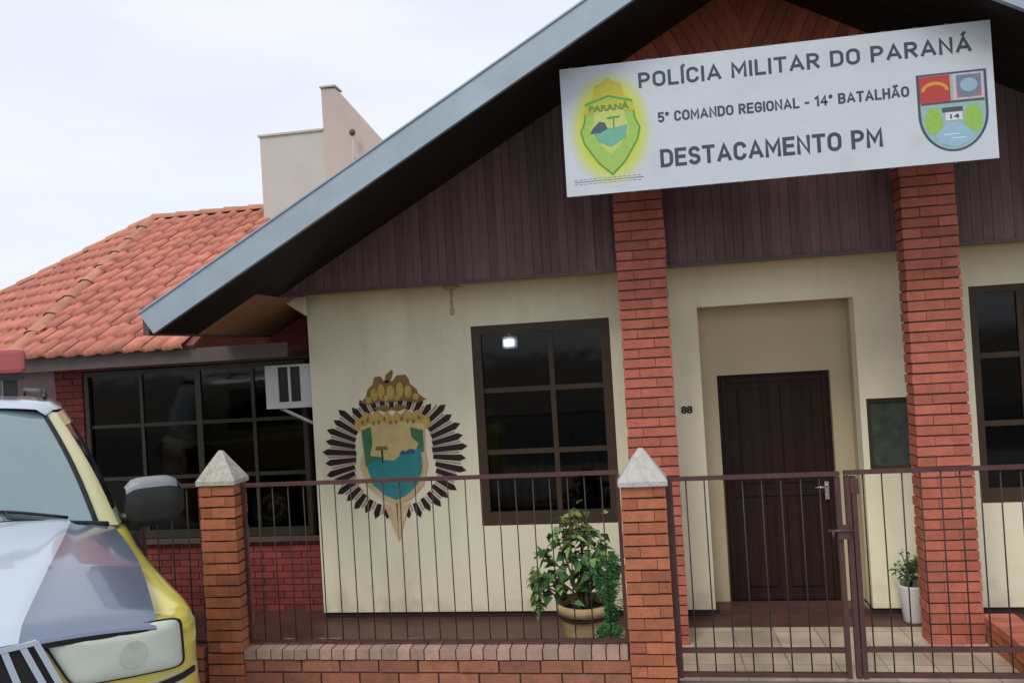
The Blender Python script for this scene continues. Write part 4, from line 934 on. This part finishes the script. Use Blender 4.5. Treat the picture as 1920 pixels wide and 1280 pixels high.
# hood
def hood_pt(a, b):
    w_ = .68 + .065 * a + .03 * math.sin(math.pi * a); y = b * w_; xf = -.012 - .13 * abs(b) ** 3; xr = -1.30 - .16 * abs(b) ** 2
    ay_ = abs(b) * .68
    xf = next((p.x + (q_.x - p.x) * (ay_ - p.y) / (q_.y - p.y) for p, q_ in zip(OUT, OUT[1:]) if p.y <= ay_ <= q_.y and q_.y > p.y), 0) + .018
    x = xf + (xr - xf) * a
    ze = lerpk(-a, [(0, 1.02), (-.06, 1.045), (-.45, 1.12), (-1, 1.195)]); cr_ = (.075 + .045 * a) * (1 - abs(b) ** 2.3)
    if a < .05: cr_ -= .018 * (1 - a / .05)
    hb = .30 + .42 * a; t = max(0, min(1, (hb + .05 - abs(b)) / .10)); t = t * t * (3 - 2 * t)
    return Vector((x, y, ze + cr_ + .014 * t * min(1, a * 8 + .3))), abs(b) < hb
NA, NB = 40, 60
def bmap(a, j):
    hb = .30 + .42 * a; t = (j - 30) / 30; sg_ = -1 if t < 0 else 1; t = abs(t)
    return sg_ * (hb * t / .6 if t <= .6 else hb + (1 - hb) * (t - .6) / .4)
Pg = [[hood_pt(i / NA, bmap(i / NA, j)) for j in range(NB + 1)] for i in range(NA + 1)]
mb = MB(); V = [[mb.bm.verts.new(q[0]) for q in row] for row in Pg]
for i in range(NA):
    for j in range(NB):
        f = mb.bm.faces.new((V[i][j], V[i][j + 1], V[i + 1][j + 1], V[i + 1][j])); f.smooth = True
        f.material_index = 1 if 12 <= j < 48 else 0  # centre faces paler: sky reflection on the raised hood put into the colour
for j in range(NB): mb.face([Pg[0][j][0], Pg[0][j + 1][0], Pg[0][j + 1][0] + Vector((.006, 0, -.012)), Pg[0][j][0] + Vector((.006, 0, -.012))]); mb.face([Pg[0][j][0] + Vector((.006, 0, -.012)), Pg[0][j + 1][0] + Vector((.006, 0, -.012)), Pg[0][j + 1][0] + Vector((.004, 0, -.034)), Pg[0][j][0] + Vector((.004, 0, -.034))], 2)
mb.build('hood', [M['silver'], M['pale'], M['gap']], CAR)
# greenhouse
BT = catmull([(-1.31, 0, 1.315), (-1.34, .3, 1.295), (-1.42, .71, 1.205), (-1.50, .79, 1.19), (-1.75, .83, 1.19), (-2.4, .85, 1.2), (-3.2, .85, 1.2), (-4.2, .84, 1.2), (-4.5, .78, 1.2), (-4.6, .5, 1.2), (-4.62, 0, 1.2)], 6)
TP = catmull([(-1.99, 0, 1.885), (-2.01, .25, 1.872), (-2.08, .52, 1.828), (-2.15, .58, 1.825), (-2.3, .62, 1.84), (-2.7, .64, 1.86), (-3.2, .645, 1.86), (-4.1, .63, 1.84), (-4.35, .58, 1.82), (-4.42, .4, 1.83), (-4.44, 0, 1.84)], 6)
NR_ = 8
def gh(i, k, s_, off=0):
    a_, b_ = BT[i], TP[i]; p = a_.lerp(b_, k / NR_); bulge = math.sin(math.pi * k / NR_) * .03
    d = Vector((p.x + 3.0, p.y * 1.6, 0)).normalized()
    p = p + d * (bulge + off); return Vector((p.x, p.y * s_, p.z))
nb = len(BT)
pill, wsg, sg = MB(), MB(), MB()
for s_ in (1, -1):
    for i in range(nb - 1):
        front = i < 11; ap = 11 <= i < 15
        side = 15 <= i < 42
        for k in range(NR_):
            q = [gh(i, k, s_), gh(i + 1, k, s_), gh(i + 1, k + 1, s_), gh(i, k + 1, s_)]
            if front: wsg.face(q)
            elif side and i not in (27, 28, 36) and 0 < k < NR_ - 1: sg.face([p - Vector((0, .004 * s_, 0)) for p in q])
            elif i >= 50 and 0 < k < NR_ - 1: sg.face(q)
            else: pill.face(q, 0)
for mm in (pill, wsg, sg):
    bmesh.ops.remove_doubles(mm.bm, verts=mm.bm.verts, dist=.0005)
    for f in mm.bm.faces: f.smooth = True
pill.build('window_pillars', M['cream_p'], CAR); ws = wsg.build('windshield', M['wglass'], CAR); sg.build('side_window', M['sglass'], CAR)
mb = MB()
for s_ in (1, -1):
    mb.tube([gh(11, k, s_, .004) for k in range(NR_ + 1)], .013, 6)
mb.tube([gh(i, 0, -1, .006) for i in range(12, -1, -1)] + [gh(i, 0, 1, .006) for i in range(1, 13)], .022, 6)
mb.tube([gh(i, NR_, -1, .002) for i in range(11, -1, -1)] + [gh(i, NR_, 1, .002) for i in range(1, 12)], .008, 6)
mb.build('rubber_seal', M['gap'], ws)
mb = MB()
for s_, i0, i1, ia in ((1, 1, 9, 10), (-1, 1, 8, 3)):
    bl = [gh(i, .35 + .9 * abs(ia - i) / 9, s_, .02) for i in range(i0, i1 + 1)]; mb.tube(bl, .008, 6)
    mb.tube([gh(ia, -.05, s_, .035), gh((i0 + ia) // 2, .5, s_, .05), bl[len(bl) // 2]], .009, 6)
mb.build('wiper', M['black'], CAR)
rf_ = MB()
idx = list(range(nb)); P_ = []
for i in idx:
    p = TP[i]; row = []
    for k in range(-8, 9):
        t = k / 8; cr_ = (1 - abs(t) ** 2.5) * .05 * min(1, abs((p.x + 1.93)) * 6 + .0) ; row.append(Vector((p.x, p.y * t, p.z + max(0, cr_))))
    P_.append(row)
# roof skin spans the side rails station by station
rr_ = []
for k in range(0, 31):
    x = -2.02 - (4.40 - 2.02) * k / 30
    hwid = lerpk(x, [(-1.9, .44), (-2.08, .53), (-2.17, .6), (-2.7, .655), (-3.2, .66), (-4.1, .645), (-4.35, .6), (-4.42, .5)])
    zz = lerpk(x, [(-1.9, 1.80), (-2.02, 1.842), (-2.1, 1.868), (-2.5, 1.885), (-4.0, 1.88), (-4.45, 1.84)])
    rr_.append([Vector((x + .045 * (1 - abs(t) ** 2) * (1 if k < 4 else 0) * (1 - k / 4), t * hwid, zz + (.065 if k else .045) * (1 - abs(t) ** 2.4) - (.03 if abs(t) == 1 else 0))) for t in [q / 10 for q in range(-10, 11)]])
rf_.grid(rr_); rf_.build('roof', M['pale'], CAR)
# mirrors
for s_ in (1, -1):
    mb = MB(); prof = []
    for t in range(9):
        u = t / 8; y = .83 + .31 * u; zc_ = 1.285 - .01 * u; hz = .142 * (1 - abs(2 * u - .95) ** 5 * .45); hx = .085 * (1 - abs(2 * u - 1) ** 3 * .45)
        prof.append([Vector((-1.56 + hx * math.copysign(abs(math.cos(a_)) ** .6, math.cos(a_)), y * s_, zc_ + hz * math.copysign(abs(math.sin(a_)) ** .4, math.sin(a_)))) for a_ in [2 * math.pi * k / 20 for k in range(21)]])
    mb.grid(prof)
    for f in mb.bm.faces: f.material_index = 1 if f.calc_center_median().z > 1.355 else 0
    for e_ in (prof[0], prof[-1]): mb.face(e_[:-1])
    mi_ = mb.build('mirror', [M['black'], M['mirror_grey']], CAR)
    mb = MB(); mb.tube([(-1.58, .80 * s_, 1.20), (-1.58, .93 * s_, 1.20)], .03, 8); mb.build('mirror_arm', M['black'], mi_)
# roof light and rack
mb = MB(); mb.box(-2.82, -2.55, -.45, .45, 2.075, 2.24); lb = mb.build('roof_light', M['redlens'], CAR, bevel=.03)
mb = MB(); mb.box(-2.80, -2.57, -.44, .44, 2.035, 2.072)
for y in (-.36, .36): mb.box(-2.76, -2.6, y - .04, y + .04, 1.92, 2.034)
mb.build('light_bracket', M['black'], lb)
mb = MB()
for s_ in (1, -1): mb.tube([(-2.25, .52 * s_, 1.91), (-2.35, .52 * s_, 1.955), (-4.0, .53 * s_, 1.955), (-4.1, .53 * s_, 1.9)], .014, 8)
mb.build('roof_rack', M['black'], CAR)
for ax in (-.86, -3.75):
    for s_ in (1, -1):
        def ringx(prof, mb, n=32):
            rings = [[mb.bm.verts.new((ax + r * math.cos(2 * math.pi * k / n), s_ * y, .375 + r * math.sin(2 * math.pi * k / n))) for k in range(n)] for r, y in prof]
            for A_, B_ in zip(rings, rings[1:]):
                for k in range(n): f = mb.bm.faces.new((A_[k], A_[(k + 1) % n], B_[(k + 1) % n], B_[k])); f.smooth = True
            mb.bm.faces.new(rings[-1])
        mb = MB(); ringx([(.22, .66), (.33, .67), (.37, .70), (.372, .85), (.35, .88), (.24, .885), (.235, .86), (.1, .84)], mb); wh = mb.build('wheel', M['rubber'], CAR)
        mb = MB(); ringx([(.238, .862), (.22, .872), (.2, .852), (.07, .862), (.05, .88)], mb)
        mb.build('rim', M['chr'], wh)
mb = MB()
for s_ in (1, -1):
    for x in (-1.45, -2.55, -3.35): mb.box(x - .003, x + .003, s_ * .84, s_ * .885, .42, 1.14)
    mb.box(-3.35, -1.45, s_ * .86, s_ * .8835, .40, .406)
mb.build('door_seam', M['gap'], CAR)
for s_ in (1, -1):
    for x in (-2.35, -3.2):
        mb = MB(); mb.box(x - .1, x + .1, s_ * .87, s_ * .915, 1.0, 1.03); mb.build('door_handle', M['chr'], CAR)
mb = MB()
for s_ in (1, -1): mb.box(-4.66, -4.58, s_ * .66, s_ * .82, .85, 1.12)
for s_ in (1, -1):
    mb = MB(); mb.box(-4.68, -4.55, s_ * .64, s_ * .80, .85, 1.12); mb.build('tail_light', M['redlens'], CAR)

for o in list(CAR.children_recursive):   # raised suspension: body sits 5 cm higher on its wheels
    if o.name.split('.')[0] not in ('wheel', 'rim'): o.data.transform(Matrix.Translation((0, 0, .055)))
    else: o.data.transform(Matrix.Translation((0, 0, .003)))
